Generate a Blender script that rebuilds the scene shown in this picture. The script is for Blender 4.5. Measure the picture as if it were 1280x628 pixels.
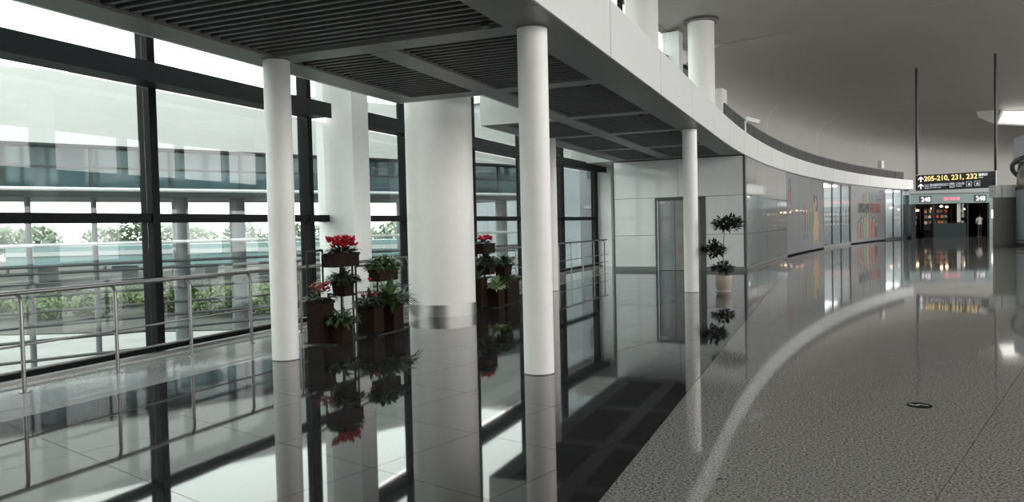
import bpy, bmesh, math, random
from mathutils import Vector, Matrix

random.seed(11)
for o in list(bpy.data.objects):
    bpy.data.objects.remove(o, do_unlink=True)
SC = bpy.context.scene
COL = SC.collection
R_ = math.radians

# ------------------------------------------------------------------ camera
# world: +y runs along the straight wing, +x across it to the right, z up; the camera stands at x = y = 0
YAW, PITCH, ROLL, EYE = R_(22.6), R_(1.87), R_(1.3), 1.55
cam_data = bpy.data.cameras.new('camera')
cam_data.sensor_width = 36.0
cam_data.lens = 950.0 / 1280.0 * 36.0
cam_data.clip_end = 1500
cam = bpy.data.objects.new('camera', cam_data)
COL.objects.link(cam)
cam.matrix_world = (Matrix.Translation((0, 0, EYE)) @ Matrix.Rotation(YAW, 4, 'Z') @
                    Matrix.Rotation(math.pi / 2 - PITCH, 4, 'X') @ Matrix.Rotation(-ROLL, 4, 'Z'))
SC.camera = cam

# ------------------------------------------------------------------ world: bright overcast sky
world = bpy.data.worlds.new('overcast_sky')
SC.world = world
world.use_nodes = True
wn = world.node_tree
wn.nodes.clear()
w_out = wn.nodes.new('ShaderNodeOutputWorld')
w_bg = wn.nodes.new('ShaderNodeBackground')
w_bg.inputs['Color'].default_value = (1.0, 0.985, 0.96, 1)
w_bg.inputs['Strength'].default_value = 3.2
wn.links.new(w_bg.outputs[0], w_out.inputs[0])

vs = SC.view_settings
vs.view_transform = 'Standard'
vs.look = 'None'
vs.gamma = 1.0
vs.use_curve_mapping = False
vs.exposure = 0.95

# ------------------------------------------------------------------ materials
def base_mat(name):
    m = bpy.data.materials.new(name)
    m.use_nodes = True
    nt = m.node_tree
    nt.nodes.clear()
    out = nt.nodes.new('ShaderNodeOutputMaterial')
    return m, nt, out

def paint(name, col, rough=0.5, metal=0.0, vary=0.06, scale=6.0, spec=0.5, coat=0.0, bump=0.0, ior=1.5):
    """a plain painted / metal surface with a faint procedural unevenness of tone"""
    m, nt, out = base_mat(name)
    b = nt.nodes.new('ShaderNodeBsdfPrincipled')
    tc = nt.nodes.new('ShaderNodeTexCoord')
    nz = nt.nodes.new('ShaderNodeTexNoise')
    nz.inputs['Scale'].default_value = scale
    nz.inputs['Detail'].default_value = 3
    rp = nt.nodes.new('ShaderNodeValToRGB')
    rp.color_ramp.elements[0].position = 0.3
    rp.color_ramp.elements[1].position = 0.7
    rp.color_ramp.elements[0].color = tuple(c * (1 - vary) for c in col) + (1,)
    rp.color_ramp.elements[1].color = tuple(min(1, c * (1 + vary)) for c in col) + (1,)
    nt.links.new(tc.outputs['Object'], nz.inputs['Vector'])
    nt.links.new(nz.outputs['Fac'], rp.inputs['Fac'])
    nt.links.new(rp.outputs['Color'], b.inputs['Base Color'])
    b.inputs['Roughness'].default_value = rough
    b.inputs['Metallic'].default_value = metal
    b.inputs['Specular IOR Level'].default_value = spec
    b.inputs['IOR'].default_value = ior
    b.inputs['Coat Weight'].default_value = coat
    b.inputs['Coat Roughness'].default_value = 0.03
    if bump:
        bp = nt.nodes.new('ShaderNodeBump')
        bp.inputs['Strength'].default_value = bump
        bp.inputs['Distance'].default_value = 0.01
        nt.links.new(nz.outputs['Fac'], bp.inputs['Height'])
        nt.links.new(bp.outputs['Normal'], b.inputs['Normal'])
    nt.links.new(b.outputs[0], out.inputs[0])
    return m

def granite(name, cols, rough, scale, ior=1.5, big=0.0, wave=0.0):
    """polished stone: fine crystals of several tones"""
    m, nt, out = base_mat(name)
    b = nt.nodes.new('ShaderNodeBsdfPrincipled')
    geo = nt.nodes.new('ShaderNodeNewGeometry')
    nz = nt.nodes.new('ShaderNodeTexNoise')
    nz.inputs['Scale'].default_value = scale
    nz.inputs['Detail'].default_value = 2.5
    nz.inputs['Roughness'].default_value = 0.65
    rp = nt.nodes.new('ShaderNodeValToRGB')
    cr = rp.color_ramp
    while len(cr.elements) < len(cols):
        cr.elements.new(0.5)
    for e, (p, c) in zip(cr.elements, cols):
        e.position = p
        e.color = (c[0], c[1], c[2], 1)
    nt.links.new(geo.outputs['Position'], nz.inputs['Vector'])
    nt.links.new(nz.outputs['Fac'], rp.inputs['Fac'])
    nt.links.new(rp.outputs['Color'], b.inputs['Base Color'])
    b.inputs['Roughness'].default_value = rough
    b.inputs['IOR'].default_value = ior
    if wave:
        n2 = nt.nodes.new('ShaderNodeTexNoise')
        n2.inputs['Scale'].default_value = 2.2
        n2.inputs['Detail'].default_value = 2
        nt.links.new(geo.outputs['Position'], n2.inputs['Vector'])
        bp = nt.nodes.new('ShaderNodeBump')
        bp.inputs['Strength'].default_value = wave
        bp.inputs['Distance'].default_value = 0.01
        nt.links.new(n2.outputs['Fac'], bp.inputs['Height'])
        nt.links.new(bp.outputs['Normal'], b.inputs['Normal'])
    nt.links.new(b.outputs[0], out.inputs[0])
    return m

def glass(name, tint, ior=1.45, rough=0.0):
    """thin architectural pane: transmits straight through, mirrors by Fresnel"""
    m, nt, out = base_mat(name)
    tr = nt.nodes.new('ShaderNodeBsdfTransparent')
    tr.inputs['Color'].default_value = tint + (1,)
    gl = nt.nodes.new('ShaderNodeBsdfGlossy')
    gl.inputs['Roughness'].default_value = rough
    fr = nt.nodes.new('ShaderNodeFresnel')
    # leaving the back face counts as a thin pane too: undo the inside/outside swap of the Fresnel node
    ge = nt.nodes.new('ShaderNodeNewGeometry')
    mr = nt.nodes.new('ShaderNodeMapRange')
    mr.inputs['To Min'].default_value = ior
    mr.inputs['To Max'].default_value = 1.0 / ior
    nt.links.new(ge.outputs['Backfacing'], mr.inputs['Value'])
    nt.links.new(mr.outputs[0], fr.inputs['IOR'])
    mx = nt.nodes.new('ShaderNodeMixShader')
    nt.links.new(fr.outputs[0], mx.inputs[0])
    nt.links.new(tr.outputs[0], mx.inputs[1])
    nt.links.new(gl.outputs[0], mx.inputs[2])
    nt.links.new(mx.outputs[0], out.inputs[0])
    return m

def lamp(name, col, strength):
    m, nt, out = base_mat(name)
    e = nt.nodes.new('ShaderNodeEmission')
    e.inputs['Color'].default_value = col + (1,)
    e.inputs['Strength'].default_value = strength
    nt.links.new(e.outputs[0], out.inputs[0])
    return m

M = {}
M['column'] = paint('white_column_paint', (0.72, 0.71, 0.69), 0.45, vary=0.02)
M['pier'] = paint('white_plaster', (0.76, 0.76, 0.75), 0.6, vary=0.02)
M['steel'] = paint('brushed_steel', (0.36, 0.355, 0.345), 0.36, 1.0, vary=0.05, scale=30)
M['rail'] = paint('satin_steel_tube', (0.20, 0.198, 0.195), 0.38, 1.0, vary=0.05, scale=20)
M['mullion'] = paint('charcoal_frame', (0.007, 0.0075, 0.0085), 0.5, vary=0.1, spec=0.08)
M['beam'] = paint('dark_grey_channel', (0.018, 0.021, 0.023), 0.5, vary=0.06, spec=0.15)
M['soffit'] = paint('grey_soffit_metal', (0.145, 0.145, 0.143), 0.4, vary=0.03, spec=0.35)
M['slat'] = paint('dark_baffle_metal', (0.085, 0.086, 0.088), 0.45, vary=0.05, spec=0.3)
M['plenum'] = paint('black_plenum', (0.012, 0.012, 0.013), 0.8)
M['fascia'] = paint('white_aluminium_panel', (0.62, 0.63, 0.625), 0.32, vary=0.015)
M['joint'] = paint('dark_joint', (0.012, 0.012, 0.012), 0.9, spec=0.1)
M['seam'] = paint('ceiling_joint_caught_light', (0.6, 0.58, 0.54), 0.7)  # light caught along the ceiling joints is put into this pale colour
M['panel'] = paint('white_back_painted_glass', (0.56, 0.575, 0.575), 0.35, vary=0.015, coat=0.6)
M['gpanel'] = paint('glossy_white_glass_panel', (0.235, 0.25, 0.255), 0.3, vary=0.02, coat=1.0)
M['skirt'] = paint('grey_skirting', (0.13, 0.135, 0.135), 0.3)
M['ceiling'] = paint('warm_grey_ceiling', (0.37, 0.352, 0.325), 0.55, vary=0.02, scale=0.6)
M['mezz'] = paint('mezzanine_stone', (0.4, 0.4, 0.39), 0.4)
M['mesh'] = paint('dark_mesh_wire', (0.035, 0.036, 0.037), 0.5)
M['hall'] = paint('pale_hall_wall', (0.55, 0.54, 0.52), 0.6)
M['pane'] = glass('clear_green_pane', (0.74, 0.785, 0.775))
M['shopglass'] = glass('shop_glass', (0.88, 0.92, 0.93), 1.5)
M['door'] = paint('grey_glass_door', (0.16, 0.18, 0.19), 0.12, vary=0.04, coat=0.5)
M['doorside'] = paint('brown_grey_glass', (0.20, 0.19, 0.175), 0.08, vary=0.1, scale=3, coat=0.6)
M['doorframe'] = paint('dark_door_frame', (0.05, 0.053, 0.055), 0.35)
M['planter'] = paint('brown_black_planter', (0.016, 0.009, 0.007), 0.55, vary=0.15, spec=0.04)
M['stand'] = paint('black_stand_metal', (0.006, 0.006, 0.006), 0.45, spec=0.2)
M['leaf'] = paint('leaf_green', (0.036, 0.072, 0.024), 0.45, vary=0.5, scale=25)
M['leaf_dark'] = paint('leaf_dark_green', (0.015, 0.030, 0.013), 0.45, vary=0.4, scale=25)
M['leaf_pale'] = paint('leaf_variegated', (0.25, 0.34, 0.16), 0.45, vary=0.5, scale=40)
M['leaf_black'] = paint('leaf_deep_green', (0.012, 0.018, 0.011), 0.5, vary=0.4, scale=25)
M['petal'] = paint('red_petal', (0.50, 0.012, 0.03), 0.5, vary=0.35, scale=40)
M['petal_pink'] = paint('dusty_pink_petal', (0.33, 0.09, 0.085), 0.5, vary=0.4, scale=40)
M['soil'] = paint('potting_soil', (0.02, 0.014, 0.01), 0.9)
M['pot'] = paint('beige_ceramic', (0.27, 0.235, 0.185), 0.3, vary=0.05)
M['saucer'] = paint('white_ceramic', (0.75, 0.75, 0.73), 0.3)
M['stem'] = paint('twisted_stem_bark', (0.28, 0.25, 0.2), 0.7)
M['card'] = paint('white_card', (0.75, 0.78, 0.76), 0.5)
M['black'] = paint('sign_black', (0.012, 0.012, 0.016), 0.3)
M['rod'] = paint('black_rod', (0.01, 0.01, 0.01), 0.4)
M['yellow'] = lamp('yellow_letter_light', (1.0, 0.72, 0.30), 0.75)
M['whitelit'] = lamp('white_letter_light', (0.92, 0.93, 1.0), 0.75)
M['greylit'] = lamp('dim_letter_light', (0.8, 0.82, 0.9), 0.4)
M['pink'] = lamp('pink_letter_light', (1.0, 0.25, 0.35), 0.8)
M['teal'] = paint('teal_grey_board', (0.20, 0.29, 0.28), 0.35)
M['tealdark'] = paint('dark_teal_counter', (0.008, 0.018, 0.02), 0.4, spec=0.2)
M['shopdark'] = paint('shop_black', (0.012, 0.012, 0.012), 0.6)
M['grey_lintel'] = paint('grey_lintel', (0.33, 0.35, 0.34), 0.4)
M['olive'] = paint('olive_grey_panel', (0.105, 0.103, 0.088), 0.35)
M['kiosk'] = paint('pale_blue_kiosk', (0.30, 0.35, 0.37), 0.3)
M['poster'] = paint('pale_grey_poster', (0.115, 0.125, 0.133), 0.35, vary=0.02, coat=0.4)
M['warm'] = lamp('warm_bulb', (1.0, 0.66, 0.4), 5.0)
M['softwhite'] = lamp('soft_white_glow', (1.0, 0.98, 0.95), 2.4)
M['baylight'] = lamp('bright_shop_light', (1.0, 0.99, 0.97), 5.0)
M['skylight'] = lamp('skylight_daylight', (1.0, 0.97, 0.9), 1.15)

def flat(name, col, rough=0.45):
    if name not in M:
        M[name] = paint(name, col, rough, vary=0.05)
    return M[name]

M['dark_floor'] = granite('dark_polished_granite', [(0.25, (0.010, 0.010, 0.011)), (0.5, (0.020, 0.020, 0.021)), (0.75, (0.034, 0.034, 0.035))], 0.035, 55, 1.55, wave=0.012)
M['light_floor'] = granite('pale_polished_granite', [(0.3, (0.19, 0.19, 0.19)), (0.5, (0.25, 0.25, 0.25)), (0.75, (0.31, 0.31, 0.31))], 0.05, 60, 1.5, wave=0.012)
M['speckle_floor'] = granite('speckled_grey_granite', [(0.34, (0.022, 0.022, 0.022)), (0.42, (0.13, 0.129, 0.123)), (0.52, (0.225, 0.223, 0.213)), (0.64, (0.36, 0.357, 0.342))], 0.045, 60, 1.36, wave=0.02)

# ------------------------------------------------------------------ building helpers
class MB:
    """collects faces, then links them as one mesh object"""
    def __init__(self):
        self.v, self.f = [], []

    def poly(self, pts):
        n = len(self.v)
        self.v += [tuple(p) for p in pts]
        self.f.append(tuple(range(n, n + len(pts))))

    def hexa(self, p):
        """eight corners: bottom four counter-clockwise, then top four"""
        n = len(self.v)
        self.v += [tuple(q) for q in p]
        for f in ((3, 2, 1, 0), (4, 5, 6, 7), (0, 1, 5, 4), (1, 2, 6, 5), (2, 3, 7, 6), (3, 0, 4, 7)):
            self.f.append(tuple(n + i for i in f))
        return self

    def box(self, a, b):
        x0, y0, z0 = a
        x1, y1, z1 = b
        self.hexa([(x0, y0, z0), (x1, y0, z0), (x1, y1, z0), (x0, y1, z0), (x0, y0, z1), (x1, y0, z1), (x1, y1, z1), (x0, y1, z1)])
        return self

    def prism(self, pts, z0, z1):
        n = len(self.v)
        k = len(pts)
        self.v += [(p[0], p[1], z0) for p in pts] + [(p[0], p[1], z1) for p in pts]
        self.f.append(tuple(n + i for i in reversed(range(k))))
        self.f.append(tuple(n + k + i for i in range(k)))
        for i in range(k):
            j = (i + 1) % k
            self.f.append((n + i, n + j, n + k + j, n + k + i))
        return self

    def tube(self, path, r, seg=10, cap=True):
        path = [Vector(p) for p in path]
        n0 = len(self.v)
        prev = None
        for i, p in enumerate(path):
            d = (path[min(i + 1, len(path) - 1)] - path[max(i - 1, 0)]).normalized()
            a = Vector((0, 0, 1)) if abs(d.z) < 0.9 else Vector((1, 0, 0))
            if prev is not None:
                a = prev
            u = (a - d * a.dot(d)).normalized()
            prev = u
            w = d.cross(u)
            rr = r[i] if isinstance(r, (list, tuple)) else r
            for k in range(seg):
                t = 2 * math.pi * k / seg
                self.v.append(tuple(p + (u * math.cos(t) + w * math.sin(t)) * rr))
        for i in range(len(path) - 1):
            for k in range(seg):
                a, b = n0 + i * seg + k, n0 + i * seg + (k + 1) % seg
                self.f.append((a, b, b + seg, a + seg))
        if cap:
            self.f.append(tuple(n0 + k for k in reversed(range(seg))))
            self.f.append(tuple(n0 + (len(path) - 1) * seg + k for k in range(seg)))
        return self

    def lathe(self, c, prof, seg=32):
        """prof: list of (radius, z) from bottom to top, closed at both ends"""
        n0 = len(self.v)
        for r, z in prof:
            for k in range(seg):
                t = 2 * math.pi * k / seg
                self.v.append((c[0] + r * math.cos(t), c[1] + r * math.sin(t), c[2] + z))
        for i in range(len(prof) - 1):
            for k in range(seg):
                a, b = n0 + i * seg + k, n0 + i * seg + (k + 1) % seg
                self.f.append((a, b, b + seg, a + seg))
        self.f.append(tuple(n0 + k for k in reversed(range(seg))))
        self.f.append(tuple(n0 + (len(prof) - 1) * seg + k for k in range(seg)))
        return self

    def mesh(self, name, mat, smooth=False):
        me = bpy.data.meshes.new(name)
        me.from_pydata(self.v, [], self.f)
        me.materials.append(mat)
        if smooth:
            me.polygons.foreach_set('use_smooth', [True] * len(me.polygons))
            me.set_sharp_from_angle(angle=R_(40))
        me.update()
        return me

    def build(self, name, mat, parent=None, smooth=False, loc=None):
        return link(name, self.mesh(name, mat, smooth), parent, loc)

def link(name, data, parent=None, loc=None, rot=None):
    o = bpy.data.objects.new(name, data)
    COL.objects.link(o)
    if parent is not None:
        o.parent = parent
    if loc is not None:
        o.location = loc
    if rot is not None:
        o.rotation_euler = rot
    return o

def tag(o, label=None, cat=None, group=None, kind=None):
    if label:
        o['label'] = label
    if cat:
        o['category'] = cat
    if group:
        o['group'] = group
    if kind:
        o['kind'] = kind
    return o

def empty(name, loc=(0, 0, 0), rz=0.0, **k):
    o = link(name, None, None, loc, (0, 0, rz))
    o.empty_display_size = 0.2
    return tag(o, **k)

CY, SY = math.cos(YAW), math.sin(YAW)

def cw(X, D, z=0.0):
    """metres to the right of / ahead of the viewer's place -> world"""
    return Vector((CY * X - SY * D, SY * X + CY * D, z))

ARC0, ARCX, ARCR = 19.5, 122.55, 125.0   # the wing is straight to y = 19.5, then bends right

def P(s, t, z=0.0):
    """s along the wing, t across it (following the bend)"""
    if s <= ARC0:
        return Vector((t, s, z))
    a = (s - ARC0) / ARCR
    r = ARCX - t
    return Vector((ARCX - r * math.cos(a), ARC0 + r * math.sin(a), z))

def heading(s):
    """rotation about z of the wing's local frame at s"""
    return 0.0 if s <= ARC0 else -(s - ARC0) / ARCR

def pt(x, y):
    """world point -> (s, t)"""
    if y <= ARC0:
        return y, x
    dx, dy = ARCX - x, y - ARC0
    return ARC0 + math.atan2(dy, dx) * ARCR, ARCX - math.hypot(dx, dy)

def srange(s0, s1, step=1.5):
    n = max(1, int(math.ceil((s1 - s0) / step - 1e-6))) if s1 > ARC0 else 1
    return [s0 + (s1 - s0) * i / n for i in range(n + 1)]

def sweep_box(mb, s0, s1, t0, t1, z0, z1, step=1.5):
    """a box swept along the wing"""
    ss = srange(s0, s1, step)
    n0 = len(mb.v)
    for s in ss:
        for (t, z) in ((t0, z0), (t1, z0), (t1, z1), (t0, z1)):
            mb.v.append(tuple(P(s, t, z)))
    for i in range(len(ss) - 1):
        a = n0 + 4 * i
        for k in range(4):
            j = (k + 1) % 4
            mb.f.append((a + k, a + j, a + 4 + j, a + 4 + k))
    mb.f.append((n0 + 3, n0 + 2, n0 + 1, n0))
    e = n0 + 4 * (len(ss) - 1)
    mb.f.append((e, e + 1, e + 2, e + 3))
    return mb

def fix_normals(o):
    bm = bmesh.new()
    bm.from_mesh(o.data)
    bmesh.ops.recalc_face_normals(bm, faces=bm.faces)
    bm.to_mesh(o.data)
    bm.free()
    return o

def text(body, parent, origin, right, size, mat, name='lettering', align='LEFT', bold=0.0, stretch=1.0, normal=None):
    """flat lettering standing upright; origin = left (or centre) of its baseline"""
    cu = bpy.data.curves.new(name, 'FONT')
    cu.body = body
    cu.size = size
    cu.align_x = align
    cu.offset = bold
    cu.extrude = 0.004
    cu.resolution_u = 3
    cu.materials.append(mat)
    tmp = bpy.data.objects.new(name, cu)
    COL.objects.link(tmp)
    bpy.context.view_layer.update()
    me = bpy.data.meshes.new_from_object(tmp.evaluated_get(bpy.context.evaluated_depsgraph_get()))
    bpy.data.objects.remove(tmp, do_unlink=True)
    me.name = name
    r = Vector(right).normalized()
    u = Vector((0, 0, 1))
    m = Matrix((r * stretch, u, r.cross(u))).transposed().to_4x4()
    m.translation = Vector(origin)
    me.transform(m)
    return link(name, me, parent)

# ================================================================== THE SETTING
# ------------------------------------------------------------------ floor
floor = MB()
floor.poly([(-8.4, -14, -0.02), (150, -14, -0.02), (150, 130, -0.02), (-8.4, 130, -0.02)])
floor_o = tag(floor.build('floor', M['joint']), kind='structure')

ga = YAW - R_(39)                           # the tile grid is turned against the wing
gu = Vector((-math.sin(ga), math.cos(ga)))  # along
gv = Vector((math.cos(ga), math.sin(ga)))   # across

def clip(poly, n, d):
    """keep the side where n.p >= d"""
    out = []
    for i in range(len(poly)):
        a, b = poly[i], poly[(i + 1) % len(poly)]
        da, db = n.dot(a) - d, n.dot(b) - d
        if da >= 0:
            out.append(a)
        if (da >= 0) != (db >= 0):
            out.append(a + (b - a) * (da / (da - db)))
    return out

def zone_clip(poly, s, t0, t1):
    a = heading(s)
    n = Vector((math.cos(a), math.sin(a)))
    for (nn, t) in ((n, t0), (-n, t1)):
        q = P(s, t)
        p2 = Vector((q.x, q.y))
        poly = clip(poly, nn, nn.dot(p2))
        if len(poly) < 3:
            return []
    return poly

tiles = []
for i in range(-14, 92):
    for j in range(-45, 45):
        u0, v0 = 0.21 + i, -0.81 + j
        c = gu * (u0 + 0.5) + gv * (v0 + 0.5)
        D = -SY * c.x + CY * c.y
        X = CY * c.x + SY * c.y
        if D < -3 or abs(X) > 0.95 * max(D, 0) + 5:
            continue
        s, t = pt(c.x, c.y)
        if s > 84 or t < -9 or t > 12:
            continue
        g = 0.0022
        sq = [gu * (u0 + g) + gv * (v0 + g), gu * (u0 + 1 - g) + gv * (v0 + g), gu * (u0 + 1 - g) + gv * (v0 + 1 - g), gu * (u0 + g) + gv * (v0 + 1 - g)]
        sq.reverse()
        for (mk, t0, t1) in (('light_floor', -8.02, -6.425), ('dark_floor', -6.42, -1.2), ('speckle_floor', -1.195, 12.0)):
            if t + 0.75 < t0 or t - 0.75 > t1:
                continue
            if mk == 'light_floor' and s > 32:
                continue
            if mk == 'dark_floor' and s > 25.2:
                t0 = -2.5
            p = zone_clip(sq, s, t0, t1)
            if len(p) < 3:
                continue
            area = abs(sum(p[k].x * p[(k + 1) % len(p)].y - p[k].y * p[(k + 1) % len(p)].x for k in range(len(p)))) / 2
            if area < 0.004:
                continue
            inview = 0 if (D > 2.5 and abs(X) < 0.72 * D + 0.6) else 1000
            tiles.append((inview + math.hypot(X, D), mk, p))
tiles.sort(key=lambda q: q[0])
rest = {}
for k, (d, mk, p) in enumerate(tiles):
    if k < 300:
        MB().prism(p, -0.015, 0.0).build('floor_tile', M[mk], floor_o)
    else:
        rest.setdefault(mk, MB()).prism(p, -0.015, 0.0)
for mk, mb in rest.items():
    tag(mb.build('tile_field', M[mk], floor_o), kind='stuff')

# ------------------------------------------------------------------ glazed wall on the left
GT = -8.15
wall_left = empty('wall_left', (GT, 0, 0), kind='structure')
WL = Vector((-GT, 0, 0))

def rel(mb, off):
    mb.v = [tuple(Vector(v) + off) for v in mb.v]
    return mb

MUL = [7.36 + 3.23 * k for k in range(-5, 11)]
TIERS = [(0.09, 1.70), (1.82, 3.44), (3.66, 6.4), (6.5, 9.4), (9.5, 11.0)]
mul_mesh = MB().box((-0.11, -0.06, 0), (0.1, 0.06, 11.0)).mesh('mullion', M['mullion'])
for s in MUL:
    link('mullion', mul_mesh, wall_left, P(s, GT) + WL, (0, 0, heading(s)))
L_ = 3.23 - 0.12
bar_meshes = {}
for i in range(len(MUL) - 1):
    sm = (MUL[i] + MUL[i + 1]) / 2
    base = P(sm, GT) + WL
    rz = heading(sm)
    for (z0, z1, nm) in ((0.0, 0.09, 'sill_bar'), (1.70, 1.82, 'transom'), (6.4, 6.5, 'transom'), (9.4, 9.5, 'transom')):
        if (z0, z1) not in bar_meshes:
            bar_meshes[(z0, z1)] = MB().box((-0.08, -L_ / 2, z0), (0.08, L_ / 2, z1)).mesh(nm, M['mullion'])
        link(nm, bar_meshes[(z0, z1)], wall_left, base, (0, 0, rz))
    for (z0, z1) in TIERS:
        key = ('pane', z0)
        if key not in bar_meshes:
            bar_meshes[key] = MB().box((-0.006, -L_ / 2, z0), (0.006, L_ / 2, z1)).mesh('pane', M['pane'])
        link('pane', bar_meshes[key], wall_left, base, (0, 0, rz))
# low pale ledge and track in front of the glass
led = MB()
sweep_box(led, -8, 38, -8.03, -7.93, 0.0, 0.035)
tag(fix_normals(led.build('trim_1', M['rail'])), kind='structure')

# deep dark channels carried across the glass
for (s0, s1, lab) in ((-8, 10.62, 'deep dark grey channel beam crossing the glass left of the square white pier'),
                      (11.75, 26.6, 'deep dark grey channel beam crossing the glass behind the thick column')):
    e = empty('channel_beam', P(s0, -7.9, 3.42), label=lab, cat='beam')
    off = -e.location
    mb = MB()
    sweep_box(mb, s0, s1, -7.66, -7.62, 3.42, 3.66)
    fix_normals(rel(mb, off).build('web', M['beam'], e))
    mb = MB()
    sweep_box(mb, s0, s1, -8.06, -7.66, 3.62, 3.66)
    fix_normals(rel(mb, off).build('top_flange', M['beam'], e))
    mb = MB()
    sweep_box(mb, s0, s1, -8.06, -7.66, 3.44, 3.48)
    fix_normals(rel(mb, off).build('bottom_flange', M['beam'], e))
    a = MB()
    sweep_box(a, s1 - 0.03, s1, -8.06, -7.66, 3.48, 3.62)
    fix_normals(rel(a, off).build('end_plate', M['beam'], e))

# square white piers in the glass wall
for s0, ty, ln, zt, lab in ((11.1, 0.75, 0.5, 10.98, 'square white pier in front of the glass, behind the red flower planters'),
                (26.85, 0.75, 0.5, 10.98, 'square white pier at the far end of the glass beside the white end wall'),
                (35.9, 0.8, 0.6, 10.6, 'square white pier upstairs just left of the ringed mezzanine column'),
                (40.9, 0.5, 0.35, 9.3, 'narrow white pier upstairs just right of the ringed mezzanine column'),
                (42.6, 0.5, 0.9, 8.9, 'short white pier upstairs, last before the mesh balustrade')):
    o = MB().box((-ty, 0, 0), (0, ln, zt)).build('square_pier', M['pier'], None, loc=P(s0, -7.55))
    o.rotation_euler = (0, 0, heading(s0))
    tag(o, lab, 'pier', 'square white piers')

# ------------------------------------------------------------------ main ceiling: panels between seams, coved into the far wall
def zc(s):
    pts = ((-20, 11.0), (30, 11.0), (36, 10.8), (46, 10.3), (56, 9.95), (75, 9.45), (200, 9.3))
    for (a, za), (b, zb) in zip(pts, pts[1:]):
        if s <= b:
            u = (s - a) / (b - a)
            return za + (zb - za) * u
    return 9.3

def ceil_rise(t):
    return 0.08 + 0.035 * (t + 6.3)

def ceil_section(s, far):
    z = zc(s)
    pts = []
    if far:
        pts += [(-9.0, 4.0 if s < 66 else 0.0), (-9.0, z - 2.3), (-8.9, z - 1.5), (-8.6, z - 0.9), (-8.1, z - 0.45), (-7.3, z - 0.12), (-6.3, z + 0.08)]
    else:
        pts += [(-8.6, z - 0.05), (-6.3, z + 0.08)]
    for t in (-3, 1, 5, 9, 13, 17):
        pts.append((t, z + ceil_rise(t)))
    return pts

ceiling = empty('ceiling', (0, 0, 0), kind='structure')
SEAMS = [-14, 12, 26, 40, 54.5, 64, 73.5, 83.5, 93, 105, 124, 150]
for i in range(len(SEAMS) - 1):
    a, b = SEAMS[i], SEAMS[i + 1]
    far = a >= 39
    mb = MB()
    for (d0, dz) in ((0.022, 0.0), (-0.2, 0.07)):
        ss = srange(a + d0, b - d0, 2.0)
        rows = []
        for s in ss:
            rows.append([P(s, t - (dz if t < -7.8 else 0), z + dz * (0.0 if z < 6 else 1.0)) for (t, z) in ceil_section(s, far)])
        n0 = len(mb.v)
        w = len(rows[0])
        for r in rows:
            mb.v += [tuple(q) for q in r]
        for y in range(len(rows) - 1):
            for x in range(w - 1):
                k = n0 + y * w + x
                mb.f.append((k, k + w, k + w + 1, k + 1))
        nm = 'ceiling_panel' if dz == 0 else 'ceiling_backing'
        mb.build(nm, M['ceiling'] if dz == 0 else M['seam'], ceiling, smooth=True)
        mb = MB()

cap = MB()
cap.poly([P(40.0, t, z) for (t, z) in ceil_section(40.0, True)[:7]] + [P(40.0, -9.2, zc(40) + 0.2), P(40.0, -9.2, 4.0)])
cap.build('cove_end', M['ceiling'], ceiling)

# ------------------------------------------------------------------ right-hand and rear walls of the hall (beyond the frame, they close the room)
mb = MB()
sweep_box(mb, -14, 120, 16.0, 16.3, 0, 0.35, 4)
sweep_box(mb, -14, 120, 16.0, 16.3, 2.9, 4.6, 4)
sweep_box(mb, -14, 120, 16.0, 16.3, 11.2, 15, 4)
for k in range(28):
    s = -14 + k * 4.8
    sweep_box(mb, s, s + (2.2 if k % 3 == 0 else 0.5), 16.0, 16.3, 0.35, 2.9, 4)
    sweep_box(mb, s, s + 0.5, 16.0, 16.3, 4.6, 11.2, 4)
tag(fix_normals(mb.build('wall_right', M['hall'])), kind='structure')
mb = MB()
for k in range(27):
    s = -14 + k * 4.8
    sweep_box(mb, s + (2.2 if k % 3 == 0 else 0.5), s + 4.8, 16.4, 16.45, 0.35, 2.9, 4)
tag(fix_normals(mb.build('window_1', M['softwhite'])), kind='structure')
mb = MB()
mb.box((-8.4, -14.4, 0), (16.3, -14.1, 14.8))
tag(mb.build('wall_rear', M['hall']), kind='structure')

# ------------------------------------------------------------------ end wall under the canopy (white panels with a glazed door)
SE = 24.5
we = empty('wall_end', P(SE, -6.65), kind='structure')
we.rotation_euler = (0, 0, heading(SE))
wl = 4.2
mb = MB()
mb.box((0, 0.05, 0), (wl - 0.03, 0.2, 3.6))
mb.build('core', M['joint'], we)
DX0, DX1, DZ = 1.37, 2.98, 2.32      # door opening
vx = 2.12
gx = 0.006

def wpanel(x0, x1, z0, z1, m='panel'):
    MB().box((x0 + gx, 0.0, z0 + gx), (x1 - gx, 0.05, z1 - gx)).build('wall_panel', M[m], we)

wpanel(0, vx, 2.36, 3.58)
wpanel(vx, wl - 0.06, 2.36, 3.58)
for (z0, z1) in ((0.12, 1.15), (1.15, 2.36)):
    wpanel(0, DX0, z0, z1)
    wpanel(DX1, wl - 0.06, z0, z1)
MB().box((wl - 0.06, -0.005, 0), (wl, 0.06, 3.6)).build('corner_strip', M['doorframe'], we)
MB().box((-0.05, -0.005, 0), (0.0, 0.2, 3.6)).build('corner_strip', M['doorframe'], we)
bb = MB().box((0, -0.012, 0), (DX0, 0.0, 0.12)).box((DX1, -0.012, 0), (wl, 0.0, 0.12))
bb.build('skirting', M['skirt'], we)

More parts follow.
